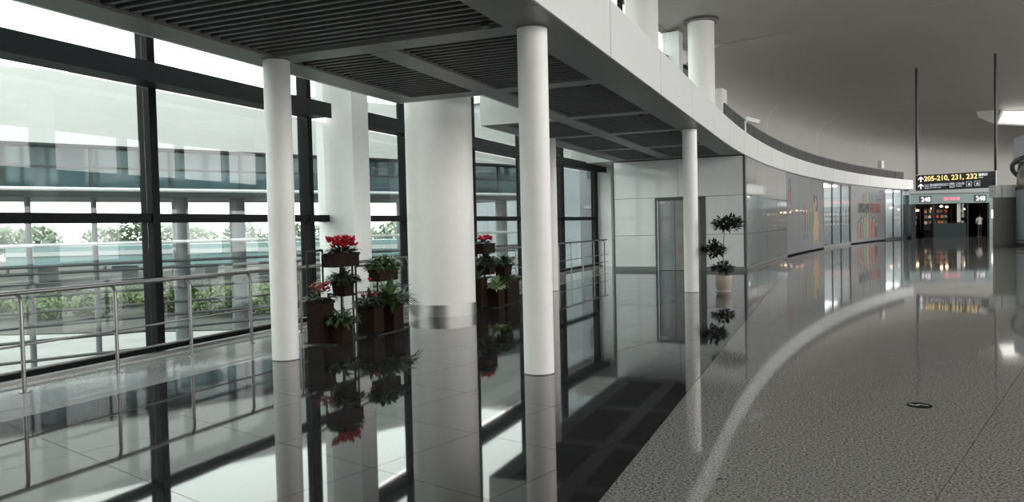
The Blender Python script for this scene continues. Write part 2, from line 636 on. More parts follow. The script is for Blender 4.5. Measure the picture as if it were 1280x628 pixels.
d1 = empty('door_1', we.location, heading(SE), kind='structure')
fr = MB()
fr.box((DX0, -0.03, 0), (DX0 + 0.07, 0.06, DZ)).box((DX1 - 0.16, -0.03, 0), (DX1, 0.06, DZ)).box((DX0, -0.03, DZ - 0.05), (DX1, 0.06, DZ + 0.03))
fr.build('door_frame', M['doorframe'], d1)
MB().box((DX0 + 0.07, -0.034, 0), (DX0 + 0.11, 0.05, DZ - 0.05)).build('jamb_strip', M['steel'], d1)
lf = MB().box((DX0 + 0.12, 0.01, 0.01), (DX0 + 0.63, 0.045, DZ - 0.06)).build('door_leaf', M['door'], d1)
MB().tube([(DX0 + 0.58, 0.01, 0.98), (DX0 + 0.58, -0.05, 0.98), (DX0 + 0.48, -0.05, 0.98)], 0.012, 8).build('handle', M['steel'], lf)
cl = MB().box((DX0 + 0.14, -0.03, DZ - 0.16), (DX0 + 0.36, 0.01, DZ - 0.09))
cl.tube([(DX0 + 0.3, -0.04, DZ - 0.1), (DX0 + 0.52, -0.06, DZ - 0.14)], 0.012, 6)
cl.build('closer', M['steel'], lf)
MB().box((DX0 + 0.64, 0.012, 0.01), (DX1 - 0.17, 0.042, DZ - 0.06)).build('side_leaf', M['doorside'], d1)
MB().box((DX0 + 0.98, 0.005, 0.01), (DX0 + 1.01, 0.05, DZ - 0.06)).build('stile', M['steel'], d1)

# side face of the block towards the glazed corridor
mb = MB()
sweep_box(mb, SE + 0.22, 40, -6.65, -6.5, 0, 3.6)
tag(fix_normals(mb.build('wall_corridor', M['panel'])), kind='structure')

# ------------------------------------------------------------------ curving wall beyond the corner: glossy panels, hoardings, shop windows
wa = empty('wall_curved', (0, 0, 0), kind='structure')
WT = -2.45
def wall_piece(name, s0, s1, z0, z1, m, t=WT, th=0.05, parent=wa):
    mb = MB()
    sweep_box(mb, s0 + 0.008, s1 - 0.008, t - th, t, z0 + 0.006, z1 - 0.006, 1.0)
    return fix_normals(mb.build(name, m, parent))

core = MB()
for (a, b) in ((SE + 0.1, 43.2), (50.1, 58.6)):
    sweep_box(core, a, b, WT - 0.2, WT - 0.055, 0, 3.6)
sweep_box(core, 65.3, 65.6, WT - 3.5, WT, 0, 3.6)
fix_normals(core.build('core', M['joint'], wa))
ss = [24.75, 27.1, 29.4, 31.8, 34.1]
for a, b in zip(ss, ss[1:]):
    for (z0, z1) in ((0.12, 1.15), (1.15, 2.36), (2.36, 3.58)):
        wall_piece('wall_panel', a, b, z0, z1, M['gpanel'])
wall_piece('corner_strip', 24.52, 24.75, 0.0, 3.6, M['doorframe'])
wall_piece('skirting', 24.6, 34.1, 0.0, 0.12, M['skirt'], WT + 0.015, 0.06)
wall_piece('end_panel', 65.0, 65.6, 0.0, 3.58, M['panel'])

# shop windows in the curving wall
def shop_window(n, s0, s1, cols):
    w = empty('window_%d' % n, P(s0, WT), kind='structure')
    off = -w.location
    k = 3
    for i in range(k):
        a, b = s0 + (s1 - s0) * i / k, s0 + (s1 - s0) * (i + 1) / k
        mb = MB()
        sweep_box(mb, a + 0.03, b - 0.03, WT - 0.03, WT - 0.018, 0.16, 3.5, 1.0)
        fix_normals(rel(mb, off).build('pane', M['shopglass'], w))
    mb = MB()
    for i in range(k + 1):
        a = s0 + (s1 - s0) * i / k
        sweep_box(mb, a - 0.035, a + 0.035, WT - 0.08, WT, 0.0, 3.55, 1.0)
    sweep_box(mb, s0, s1, WT - 0.08, WT, 3.5, 3.58, 1.0)
    sweep_box(mb, s0, s1, WT - 0.08, WT, 0.0, 0.16, 1.0)
    fix_normals(rel(mb, off).build('window_frame', M['doorframe'], w))
    mb = MB()
    sweep_box(mb, s0, s1, WT - 3.6, WT - 3.5, 0.0, 3.55, 1.0)
    sweep_box(mb, s0 - 0.1, s0, WT - 3.6, WT - 0.1, 0.0, 3.55, 1.0)
    sweep_box(mb, s1, s1 + 0.1, WT - 3.6, WT - 0.1, 0.0, 3.55, 1.0)
    sweep_box(mb, s0, s1, WT - 3.6, WT - 0.1, 3.5, 3.56, 1.0)
    fix_normals(rel(mb, off).build('shop_room', M['panel'], w))
    for i in range(3):
        a = s0 + (s1 - s0) * (i + 0.3) / 3
        mb = MB()
        sweep_box(mb, a, a + (s1 - s0) * 0.14, WT - 2.9, WT - 0.6, 3.44, 3.49, 1.0)
        fix_normals(rel(mb, off).build('ceiling_light', M['baylight'], w))
        mb = MB()
        sweep_box(mb, a, a + (s1 - s0) * 0.16, WT - 3.49, WT - 3.44, 0.5 + 0.3 * (i % 2), 2.9 - 0.3 * i, 1.0)
        fix_normals(rel(mb, off).build('added_glow_panel', M['softwhite'], w))  # glowing panels added on the back wall to brighten the bays
    return w
shop_window(2, 43.3, 50.0, 0)
shop_window(3, 58.7, 64.9, 0)
# display stands seen through those windows
for (s, t, lab) in ((45.2, -4.4, 'white display gondola behind the nearer shop window in the curved wall'),
                    (48.3, -4.9, 'dark display gondola behind the nearer shop window in the curved wall'),
                    (60.6, -4.4, 'white display gondola behind the farthest shop window'),
                    (63.0, -4.8, 'blue grey display gondola behind the farthest shop window')):
    e = empty('display_gondola', P(s, t), heading(s), label=lab, cat='display stand', group='display stands behind the shop windows')
    c = M['panel'] if 'white' in lab else (M['shopdark'] if 'dark' in lab else flat('blue_grey_display', (0.10, 0.17, 0.26)))
    MB().box((-0.3, -0.7, 0), (-0.25, 0.7, 2.1)).box((-0.3, -0.7, 0), (0.3, -0.65, 2.1)).box((-0.3, 0.65, 0), (0.3, 0.7, 2.1)).build('carcass', c, e)
    for k in range(4):
        MB().box((-0.25, -0.65, 0.15 + k * 0.5), (0.3, 0.65, 0.19 + k * 0.5)).build('shelf', c, e)

# hoarding posters
def on_wall(poly, name, m, parent, off=0.012, th=0.006):
    """a flat printed shape given as (s, z) outline, laid on the curving wall"""
    n = len(poly)
    mb = MB()
    for d in (off, off - th):
        mb.v += [tuple(P(s, WT + d, z)) for (s, z) in poly]
    mb.f.append(tuple(range(n)))
    mb.f.append(tuple(reversed(range(n, 2 * n))))
    for i in range(n):
        j = (i + 1) % n
        mb.f.append((i, n + i, n + j, j))
    return fix_normals(mb.build(name, m, parent))

def disc(s, z, a, b, n=14):
    return [(s + a * math.cos(2 * math.pi * k / n), z + b * math.sin(2 * math.pi * k / n)) for k in range(n)]

def hoarding(s0, s1, lab):
    e = empty('hoarding', P(s0, WT), label=lab, cat='poster')
    return e

def rel_children(e):
    for c in e.children:
        c.matrix_parent_inverse = Matrix.Translation(-e.location)

h1 = hoarding(34.1, 43.2, 'tall pale grey hoarding poster with coloured stripes and a figure in an ochre dress')
for a, b in ((34.1, 37.1), (37.1, 40.2), (40.2, 43.2)):
    wall_piece('poster_panel', a, b, 0.06, 3.57, M['poster'], WT + 0.003, 0.05, h1)
ink_r, ink_g, ink_o, ink_d, ink_b = (flat('print_red', (0.30, 0.05, 0.05)), flat('print_green', (0.10, 0.20, 0.12)), flat('print_ochre', (0.34, 0.20, 0.07)),
                                     flat('print_black', (0.02, 0.018, 0.016)), flat('print_blue', (0.07, 0.13, 0.2)))
ink_s = flat('print_skin', (0.42, 0.25, 0.16))
for k, (c, z0, z1) in enumerate(((ink_g, 1.0, 2.3), (ink_r, 1.0, 2.3), (ink_g, 1.05, 2.3), (ink_g, 1.0, 2.25))):
    s = 37.9 + 0.62 * k
    on_wall([(s, z0), (s + 0.24, z0), (s + 0.24, z1), (s, z1)], 'print_stripe', c, h1)
for k in range(2):
    s = 34.55 + 0.42 * k
    on_wall([(s, 2.25), (s + 0.16, 2.2), (s + 0.12, 2.85), (s - 0.04, 2.85)], 'print_stripe', ink_r, h1)
for (s, z, a) in ((34.7, 3.2, .16), (35.1, 3.3, .14), (35.0, 3.02, .12), (35.2, 2.9, .1)):
    on_wall(disc(s, z, a, a * 0.8), 'print_dot', ink_b, h1)
for s in (38.3, 39.1):
    on_wall([(s, 0.62), (s + 0.45, 0.62), (s + 0.45, 0.85), (s, 0.85)], 'print_block', ink_b, h1)
fg = [(40.75, 0.25), (40.95, 0.25), (41.0, 0.5), (41.5, 0.5), (41.55, 0.25), (41.75, 0.25), (41.75, 0.6), (42.0, 1.2), (41.75, 1.6), (41.8, 2.0), (41.6, 2.25), (41.0, 2.25), (40.75, 2.45), (40.5, 2.3), (40.7, 1.9), (40.75, 1.5), (40.4, 1.0)]
on_wall(fg, 'print_dress', ink_o, h1)
on_wall([(40.72, 2.4), (40.86, 2.42), (40.78, 2.8), (40.68, 2.8)], 'print_arm', ink_r, h1, 0.016)
on_wall(disc(41.3, 2.45, 0.36, 0.30), 'print_hair', ink_d, h1, 0.016)
on_wall([(41.2, 1.95), (41.7, 1.95), (41.65, 2.5), (41.25, 2.5)], 'print_hair', ink_d, h1, 0.017)
on_wall(disc(41.15, 2.4, 0.2, 0.22), 'print_face', ink_s, h1, 0.021)
on_wall([(42.35, 0.35), (42.6, 0.35), (42.6, 0.95), (42.35, 0.95)], 'print_block', ink_b, h1)
rel_children(h1)

h2 = hoarding(50.1, 58.6, 'pale grey hoarding poster with bold lettering above a crowd of figures')
for a, b in ((50.1, 54.3), (54.3, 58.6)):
    wall_piece('poster_panel', a, b, 0.06, 3.57, M['poster'], WT + 0.003, 0.05, h2)
for (s, z, a) in ((50.7, 3.2, .14), (51.0, 3.0, .11), (50.75, 2.75, .08)):
    on_wall(disc(s, z, a, a * 0.8), 'print_dot', ink_b, h2)
for k, c in enumerate((ink_g, flat('print_olive', (0.25, 0.25, 0.12)), ink_g, flat('print_teal', (0.10, 0.22, 0.2)))):
    s = 53.2 + 0.75 * k
    on_wall([(s, 2.62), (s + 0.5, 2.62), (s + 0.5, 3.15), (s, 3.15)], 'print_block', c, h2)
on_wall([(56.6, 2.72), (57.6, 2.74), (57.6, 2.8), (56.6, 2.78)], 'print_line', ink_d, h2)
on_wall([(57.2, 3.28), (58.2, 3.28), (58.2, 3.36), (57.2, 3.36)], 'print_line', ink_d, h2)
on_wall([(53.4, 1.68), (56.0, 1.68), (56.0, 1.72), (53.4, 1.72)], 'print_line', flat('print_grey', (0.18, 0.18, 0.18)), h2)
rr = (P(56.4, WT) - P(52.0, WT))
for (body, s, c) in (('即将开业', 51.95, ink_d), ('敬请期待', 54.75, ink_r)):
    s2 = s + 1.3
    r_ = (P(s + 2.6, WT) - P(s, WT))
    text(body, h2, P(s, WT + 0.02, 1.95) + Vector((0.012, 0, 0)), r_, 0.66, c, bold=0.012)
crowd = [ink_r, flat('print_brown', (0.16, 0.09, 0.05)), ink_g, ink_o, flat('print_brown', (0.16, 0.09, 0.05)), ink_r, ink_d]
for k in range(7):
    s = 51.7 + 0.72 * k
    zt = 0.95 + 0.52 * (1 - abs(k - 3) / 3.0) + (0.08 if k % 2 else 0)
    on_wall([(s, 0.25), (s + 0.62, 0.25), (s + 0.66, zt - 0.1), (s + 0.48, zt + 0.1), (s + 0.14, zt + 0.1), (s - 0.04, zt - 0.1)], 'print_figure', crowd[k], h2, 0.012 + 0.003 * (k % 2))
    on_wall(disc(s + 0.31, zt + 0.24, 0.22, 0.2), 'print_hair', ink_d, h2, 0.02)
    on_wall(disc(s + 0.31, zt + 0.19, 0.14, 0.15), 'print_face', ink_s, h2, 0.024)
rel_children(h2)

# ================================================================== CANOPY, FASCIA, MEZZANINE
# ------------------------------------------------------------------ canopy: grey soffit frame with dark baffles
can = empty('canopy', (-4.45, 8, 3.6), label='low grey canopy with dark slatted soffit over the polished walkway', cat='canopy')
CO = -can.location
def cbox(name, x0, x1, y0, y1, z0, z1, m):
    return rel(MB().box((x0, y0, z0), (x1, y1, z1)), CO).build(name, m, can)
TL, TR = -6.45, -2.47
CB = [7.45, 10.65, 14.05, 17.05, 20.6]
for (a, b) in ((-9, 10.83), (14.1, 24.5)):
    cbox('edge_beam', TL, -6.02, a, b, 3.6, 3.72, M['soffit'])
cbox('edge_beam', -3.06, TR, -9, 24.5, 3.6, 3.72, M['soffit'])
cbox('centre_beam', -4.93, -4.57, 7.63, 24.5, 3.6, 3.72, M['soffit'])
for y in CB:
    for (x0, x1) in ((-6.02, -4.93), (-4.57, -3.06)):
        cbox('cross_beam', x0, x1, (y - 0.18) if not (y == 14.05 and x0 < -6) else 14.1, y + 0.18 + (0.12 if y == 14.05 and x0 < -6 else 0), 3.602, 3.72, M['soffit'])
cbox('cross_beam', -4.93, -4.57, 7.27, 7.63, 3.602, 3.72, M['soffit'])
cbox('cross_beam', -6.02, -3.06, 3.9, 4.2, 3.602, 3.72, M['soffit'])
# plenum above the baffles and the roof of the canopy, notched round the thick column
pl = MB()
for (x0, x1, y0, y1) in ((-6.44, -2.55, -9, 10.82), (-4.6, -2.55, 10.82, 14.12), (-6.44, -2.55, 14.12, 24.5)):
    pl.box((x0, y0, 3.98), (x1, y1, 4.02))
rel(pl, CO).build('plenum', M['plenum'], can)
tp = MB()
for (x0, x1, y0, y1) in ((-6.45, -2.55, -9, 10.83), (-4.93, -2.55, 10.83, 14.1), (-6.45, -2.55, 14.1, 24.5)):
    tp.box((x0, y0, 4.2), (x1, y1, 4.28))
rel(tp, CO).build('top_slab', M['mezz'], can)
# white upstands at the outer edge and round the notch
for (x0, x1, y0, y1) in ((-6.5, -6.455, -9, 10.83), (-6.5, -6.455, 14.1, 24.5), (-6.45, -4.93, 10.835, 10.88), (-6.45, -4.93, 14.05, 14.095), (-4.985, -4.935, 10.88, 14.05)):
    cbox('white_upstand', x0, x1, y0, y1, 3.6, 4.3, M['fascia'])
SL = 0.142
sl_mesh = {}
def slats(x0, x1, y0, y1):
    L = x1 - x0
    key = round(L, 3)
    if key not in sl_mesh:
        sl_mesh[key] = MB().box((-L / 2, -0.024, 0), (L / 2, 0.024, 0.11)).mesh('slat', M['slat'])
    n = int((y1 - y0) / SL)
    d = (y1 - y0) / n
    for k in range(n):
        link('slat', sl_mesh[key], can, Vector(((x0 + x1) / 2, y0 + d * (k + 0.5), 3.63)) + CO)
slats(-6.02, -3.06, 4.2, 7.27)
slats(-6.02, -3.06, -1.0, 3.9)
edges = [7.63] + [v for y in CB[1:] for v in (y - 0.18, y + 0.18)] + [24.45]
for k in range(0, len(edges), 2):
    slats(-4.57, -3.06, edges[k], edges[k + 1])
    if not (10.7 < edges[k] < 13.9):
        slats(-6.02, -4.93, edges[k], edges[k + 1])
# small downlights in the frame
for (x, y) in ((-3.2, 7.1), (-3.25, 10.9), (-3.25, 14.35), (-3.25, 17.35), (-5.9, 7.75), (-3.3, 20.9)):
    rel(MB().lathe((x, y, 3.575), [(0.04, 0), (0.045, 0.01), (0.045, 0.06)], 12), CO).build('downlight', M['rod'], can)

# ------------------------------------------------------------------ white fascia sweeping along the mezzanine edge
fa = empty('fascia', P(8, WT, 3.6), label='long white panelled fascia band sweeping along the mezzanine edge', cat='fascia')
FO = -fa.location
s = 9.2 - 3.05 * 6
while s < 65:
    e = min(s + 3.05, 65.6)
    mb = MB()
    sweep_box(mb, s + 0.011, e - 0.011, WT - 0.06, WT, 3.605, 4.32, 1.0)
    fix_normals(rel(mb, FO).build('fascia_panel', M['fascia'], fa))
    s += 3.05
mb = MB()
sweep_box(mb, -9, 65.6, WT - 0.1, WT - 0.065, 3.62, 4.3, 1.5)
fix_normals(rel(mb, FO).build('backing', M['joint'], fa))
mb = MB()
sweep_box(mb, 24.4, 65.6, WT - 0.06, WT - 0.012, 3.575, 3.607, 1.0)
fix_normals(rel(mb, FO).build('shadow_gap', M['joint'], fa))

mz = MB()
sweep_box(mz, 24.5, 66, -8.9, WT - 0.12, 3.62, 4.27, 1.5)
tag(fix_normals(mz.build('floor_mezzanine', M['mezz'])), kind='structure')

# mesh balustrade on the curve
bal = empty('mesh_balustrade', P(22.2, WT - 0.25, 4.3), label='dark wire mesh balustrade standing on the curved fascia', cat='balustrade')
PLEN = 2.0
mm = MB()
for k in range(int(PLEN / 0.07)):
    y = k * 0.07
    mm.box((-0.006, y, 0.03), (0.006, y + 0.022, 0.55))
for k in range(8):
    z = 0.03 + k * 0.07
    mm.box((-0.007, 0, z), (0.007, PLEN - 0.04, z + 0.022))
inf = mm.mesh('mesh_infill', M['mesh'])
top = MB().box((-0.02, -0.01, 0.55), (0.02, PLEN - 0.02, 0.59)).mesh('top_rail', M['mesh'])
post = MB().box((-0.02, -0.03, -0.03), (0.02, 0.0, 0.57)).mesh('post', M['mesh'])
s = 22.2
while s < 63:
    for nm, me in (('mesh_infill', inf), ('top_rail', top), ('post', post)):
        o = link(nm, me, bal, P(s, WT - 0.25, 4.3) - bal.location, (0, 0, heading(s + 1)))
        if nm == 'mesh_infill':
            o['kind'] = 'stuff'
    s += PLEN

# ------------------------------------------------------------------ columns
def slim(s, t, lab):
    e = empty('slim_column', P(s, t), label=lab, cat='column', group='slim white columns carrying the canopy')
    MB().lathe((0, 0, 0), [(0.158, 0), (0.158, 3.6)], 48).build('shaft', M['column'], e, True)
    MB().lathe((0, 0, 0), [(0.162, 0), (0.162, 0.01)], 48).build('base_ring', M['soffit'], e)
    MB().lathe((0, 0, 0), [(0.159, 3.585), (0.175, 3.59), (0.175, 3.6)], 48).build('collar', M['soffit'], e, True)
slim(7.45, -2.82, 'nearest slim white round column under the white fascia')
slim(7.4, -6.08, 'slim white round column by the steel railing, left of the red planters')
slim(17.05, -2.8, 'slim white round column beside the potted tree, before the glazed door')
slim(16.95, -6.05, 'far slim white round column half hidden behind the nearest slim column')

def thick(s, lab, z0=0.0, band=True):
    e = empty('thick_column', P(s, -6.46, z0), label=lab, cat='column', group='thick white columns rising to the high ceiling')
    zt = zc(s) + 0.03
    MB().lathe((0, 0, 0), [(0.6, 0), (0.6, zt - z0)], 64).build('shaft', M['column'], e, True)
    MB().lathe((0, 0, 0), [(0.6, zt - z0 - 0.08), (0.8, zt - z0 - 0.06), (0.8, zt - z0 - 0.01)], 64).build('ceiling_ring', M['soffit'], e, True)
    if band:
        b = MB().lathe((0, 0, 0), [(0.612, 0), (0.612, 0.205)], 64).build('kick_band', M['steel'], e, True)
        tag(b, 'brushed steel kick band')
thick(12.2, 'thick white round column with a brushed steel band at its foot')
thick(27.4, 'thick white column above the fascia, nearest on the mezzanine', 4.27, False)
thick(35.8, 'thick white column with a ceiling ring, farther on the mezzanine', 4.27, False)

# ------------------------------------------------------------------ steel railing along the glass
ra = empty('steel_railing', (-7.42, 5.08, 0), label='satin steel tube railing with curved posts along the glass wall', cat='railing')
RO = -ra.location
pm = MB().tube([(0, 0, 0), (0, 0, 0.9), (0.02, 0, 0.955), (0.055, 0, 0.985)], 0.021, 10)
pm.lathe((0, 0, 0), [(0.045, 0), (0.045, 0.008), (0.023, 0.012)], 14)
pm_mesh = pm.mesh('post', M['rail'], True)
for k in range(-6, 21):
    s = 5.08 + 1.083 * k
    link('post', pm_mesh, ra, P(s, -7.42) + RO, (0, 0, heading(s) + math.pi))
def rail_at(z, t, r, nm):
    path = [P(s, t, z) + RO for s in [-2.2, 8, 19.5] + [19.5 + 1.1 * k for k in range(1, 7)]]
    MB().tube(path, r, 10).build(nm, M['rail'], ra, True)
rail_at(0.995, -7.48, 0.025, 'top_rail')
rail_at(0.47, -7.45, 0.012, 'lower_rail')
rail_at(0.215, -7.45, 0.012, 'lower_rail')

# ================================================================== PLANTS
def leaf_strip(mb, base, d, length, width, droop, seg=3, fold=0.0, rng=random):
    """one bent leaf blade: starts at base, runs along d and droops"""
    d = Vector(d).normalized()
    side = d.cross(Vector((0, 0, 1)))
    if side.length < 0.05:
        side = Vector((1, 0, 0))
    side.normalize()
    prev = None
    p = Vector(base)
    for k in range(seg + 1):
        f = k / seg
        w = width * (0.35 + 1.3 * f * (1.35 - f)) * (1.0 if k < seg else 0.12)
        a, b = p - side * w / 2, p + side * w / 2
        i = len(mb.v)
        mb.v += [tuple(a), tuple(b)]
        if prev is not None:
            mb.f.append((prev, prev + 1, i + 1, i))
        prev = i
        p = p + d * (length / seg)
        d = (d + Vector((0, 0, -droop))).normalized()

def bush(n, rx, ry, h, ll, lw, droop, up=0.6, rng=None):
    mb = MB()
    for _ in range(n):
        a = rng.uniform(0, 2 * math.pi)
        r = math.sqrt(rng.random())
        base = (rx * r * math.cos(a), ry * r * math.sin(a), rng.uniform(0.0, h * (1 - 0.6 * r)))
        d = (math.cos(a) * (0.25 + r) + rng.uniform(-.5, .5), math.sin(a) * (0.25 + r) + rng.uniform(-.5, .5), rng.uniform(0.05, 1.2) * up)
        leaf_strip(mb, base, d, ll * rng.uniform(0.7, 1.2), lw * rng.uniform(0.7, 1.2), droop * rng.uniform(0.5, 1.4))
    return mb

def blossoms(n, rx, ry, z0, z1, size, rng):
    mb = MB()
    for _ in range(n):
        a = rng.uniform(0, 2 * math.pi)
        r = math.sqrt(rng.random())
        c = Vector((rx * r * math.cos(a), ry * r * math.sin(a), rng.uniform(z0, z1)))
        for k in range(5):
            t = k * 1.2566 + rng.random()
            leaf_strip(mb, c, (math.cos(t), math.sin(t), rng.uniform(0.3, 1.4)), size * rng.uniform(.8, 1.2), size * 0.75, 0.15, 2)
    return mb

def plant(loc, rz, lab, foliage, fm, flowers=None, flm=None, stalks=None, card=None, group=None):
    e = empty('potted_plant', loc, rz, label=lab, cat='plant', group=group)
    tag(foliage.build('foliage', M[fm], e), kind='stuff')
    if flowers:
        f = flowers.build('flowers', M[flm], e)
        f['label'] = 'flower heads'
    if stalks:
        stalks.build('stalks', M['leaf_dark'], e)
    if card:
        card.build('care_card', M['card'], e)
    return e

def trough(stand, x, y, z, lx, ly, h, taper=0.0):
    """planter box with a rim and soil, part of its stand (positions relative to the stand)"""
    mb = MB()
    a, b = lx / 2 - taper, ly / 2 - taper
    A, B = lx / 2, ly / 2
    bot = [(-a, -b, 0), (a, -b, 0), (a, b, 0), (-a, b, 0)]
    top = [(-A, -B, h), (A, -B, h), (A, B, h), (-A, B, h)]
    mb.hexa(bot + top)
    r = 0.012
    mb.box((-A - r, -B - r, h - 0.03), (A + r, -B + 0.012, h + 0.006)).box((-A - r, B - 0.012, h - 0.03), (A + r, B + r, h + 0.006))
    mb.box((-A - r, -B, h - 0.03), (-A + 0.012, B, h + 0.006)).box((A - 0.012, -B, h - 0.03), (A + r, B, h + 0.006))
    o = mb.build('planter_box', M['planter'], stand, loc=(x, y, z))
    MB().box((-A + 0.012, -B + 0.012, h), (A - 0.012, B - 0.012, h + 0.003)).build('soil', M['soil'], o)
    return o

def bar(stand, pts, w=0.018, nm='post'):
    return MB().tube(pts, w, 4).build(nm, M['stand'], stand)

rg = random.Random(5)
PG = 'plants in the dark planter stands'
# --- first stand: left of the thick column
s1 = empty('planter_stand', (-6.45, 8.55, 0), label='tiered dark planter stand nearest the railing, with a red-flowered top box', cat='planter', group='tiered planter stands')
trough(s1, 0.00, 0.05, 0, 0.26, 0.26, 0.58)
trough(s1, 0.24, 0.16, 0, 0.24, 0.24, 0.27)
trough(s1, 0.10, 0.45, 0.62, 0.22, 0.24, 0.2, 0.015)
trough(s1, 0.04, 0.52, 1.03, 0.2, 0.58, 0.19)
bar(s1, [(-0.16, 0.0, 0.0), (-0.16, 0.0, 1.27), (-0.16, 0.34, 1.27)])
bar(s1, [(0.1, 0.4, 0.0), (0.1, 0.4, 1.03)])
bar(s1, [(0.16, 0.68, 0.0), (0.16, 0.68, 1.03)])
bar(s1, [(-0.16, 0.34, 1.27), (-0.16, 0.34, 0.0)])
bar(s1, [(-0.16, 0.34, 0.66), (0.1, 0.4, 0.62), (0.16, 0.68, 0.62)], 0.014, 'cross_bar')
bar(s1, [(0.16, 0.68, 1.02), (0.1, 1.2, 1.02)], 0.014, 'cross_bar')
MB().box((-0.17, -0.1, 0), (0.3, 0.72, 0.018)).build('base_plate', M['stand'], s1)

def at(st, x, y, z):
    return Vector(st.location) + Vector((x, y, z))

cd = MB()
cd.hexa([(0.10, -0.12, 0.06), (0.17, -0.07, 0.06), (0.168, -0.065, 0.06), (0.098, -0.115, 0.06), (0.10, -0.12, 0.13), (0.17, -0.07, 0.13), (0.168, -0.065, 0.13), (0.098, -0.115, 0.13)])
plant(at(s1, 0.00, 0.05, 0.583), 0, 'dusty pink cyclamen with a white care card in the tall planter box', bush(110, 0.13, 0.13, 0.14, 0.15, 0.06, 0.35, 0.5, rg), 'leaf_black',
      blossoms(30, 0.14, 0.14, 0.1, 0.25, 0.06, rg), 'petal_pink', None, cd, PG)
plant(at(s1, 0.24, 0.16, 0.273), 0, 'dark green fern-like plant in the low planter box beside the railing stand', bush(160, 0.12, 0.12, 0.1, 0.22, 0.045, 0.5, 0.8, rg), 'leaf', group=PG)
plant(at(s1, 0.10, 0.45, 0.823), 0, 'dark leafy plant spilling from the hanging pot below the red flowers', bush(170, 0.14, 0.16, 0.13, 0.19, 0.06, 0.45, 0.6, rg), 'leaf_dark', group=PG)
plant(at(s1, 0.04, 0.52, 1.223), 0, 'bright red cyclamens in the top planter box left of the thick column', bush(130, 0.11, 0.29, 0.08, 0.13, 0.06, 0.3, 0.6, rg), 'leaf_black',
      blossoms(52, 0.12, 0.31, 0.07, 0.21, 0.08, rg), 'petal', group=PG)

# --- second stand
s2 = empty('planter_stand', (-6.3, 9.5, 0), label='low dark planter stand just left of the thick column with green plants', cat='planter', group='tiered planter stands')
trough(s2, 0.02, 0.06, 0, 0.3, 0.26, 0.42)
trough(s2, 0.1, 0.5, 0, 0.28, 0.28, 0.40)
trough(s2, -0.02, 0.52, 0.76, 0.2, 0.52, 0.17)
bar(s2, [(-0.02, 0.34, 0.0), (-0.02, 0.34, 0.76)])
bar(s2, [(-0.02, 0.7, 0.0), (-0.02, 0.7, 0.76)])
bar(s2, [(-0.15, -0.12, 0.0), (-0.15, -0.12, 1.02)])
MB().box((-0.18, -0.14, 0), (0.26, 0.8, 0.018)).build('base_plate', M['stand'], s2)
st = MB()
for k in range(5):
    st.tube([(rg.uniform(-.06, .06), rg.uniform(-.06, .06), 0), (rg.uniform(-.08, .08), rg.uniform(-.08, .08), 0.2)], 0.004, 5)
st.tube([(0.0, 0.0, 0), (0.01, 0.02, 0.38)], 0.005, 5)
fl = blossoms(9, 0.12, 0.1, 0.1, 0.2, 0.05, rg)
f2 = blossoms(3, 0.03, 0.03, 0.36, 0.39, 0.05, rg)
n = len(fl.v)
fl.v += [(v[0] + 0.01, v[1] + 0.02, v[2]) for v in f2.v]
fl.f += [tuple(i + n for i in f) for f in f2.f]
plant(at(s2, 0.02, 0.06, 0.423), 0, 'green plant with a single tall red bloom in the box left of the thick column', bush(170, 0.16, 0.15, 0.17, 0.16, 0.065, 0.4, 0.6, rg), 'leaf_dark', fl, 'petal', st, None, PG)
plant(at(s2, 0.1, 0.5, 0.403), 0, 'long-leaved green plant arching from the box against the thick column', bush(120, 0.13, 0.14, 0.12, 0.38, 0.065, 0.42, 1.1, rg), 'leaf', group=PG)
plant(at(s2, -0.02, 0.52, 0.933), 0, 'dense variegated plant in the raised box left of the thick column', bush(420, 0.15, 0.33, 0.17, 0.16, 0.045, 0.45, 0.9, rg), 'leaf', bush(110, 0.15, 0.33, 0.2, 0.14, 0.04, 0.45, 0.9, rg), 'leaf_pale', group=PG)

# --- third stand: right of the thick column
s3 = empty('planter_stand', (-6.15, 13.25, 0), label='tiered dark planter stand just right of the thick column', cat='planter', group='tiered planter stands')
trough(s3, -0.1, -0.02, 0, 0.3, 0.3, 0.56)
trough(s3, 0.12, 0.3, 0, 0.3, 0.3, 0.34)
trough(s3, 0.12, 0.9, 0, 0.3, 0.62, 0.46)
trough(s3, -0.02, 0.26, 0.62, 0.26, 0.3, 0.2, 0.015)
trough(s3, 0.08, 0.86, 0.56, 0.24, 0.36, 0.22, 0.02)
trough(s3, -0.04, 0.22, 1.03, 0.22, 0.52, 0.19)
for (x, y, z) in ((-0.04, 0.2, 1.03), (0.08, 0.84, 0.56), (-0.16, 0.45, 1.03)):
    bar(s3, [(x, y, 0), (x, y, z)])
MB().box((-0.26, -0.2, 0), (0.3, 1.25, 0.018)).build('base_plate', M['stand'], s3)
plant(at(s3, -0.1, -0.02, 0.563), 0, 'broad-leaved green plant in the tall box touching the thick column', bush(45, 0.12, 0.12, 0.08, 0.26, 0.07, 0.25, 1.4, rg), 'leaf', group=PG)
plant(at(s3, 0.12, 0.3, 0.343), 0, 'pale variegated plant at the foot of the stand right of the column', bush(70, 0.14, 0.14, 0.12, 0.22, 0.08, 0.4, 0.8, rg), 'leaf_pale', group=PG)
plant(at(s3, 0.12, 0.9, 0.463), 0, 'low dark green plant filling the long floor box right of the column', bush(240, 0.15, 0.33, 0.12, 0.15, 0.055, 0.4, 0.7, rg), 'leaf', group=PG)
plant(at(s3, -0.02, 0.26, 0.823), 0, 'very dark drooping plant in the pot under the far red flowers', bush(190, 0.18, 0.24, 0.16, 0.2, 0.06, 0.5, 0.6, rg), 'leaf_black', group=PG)
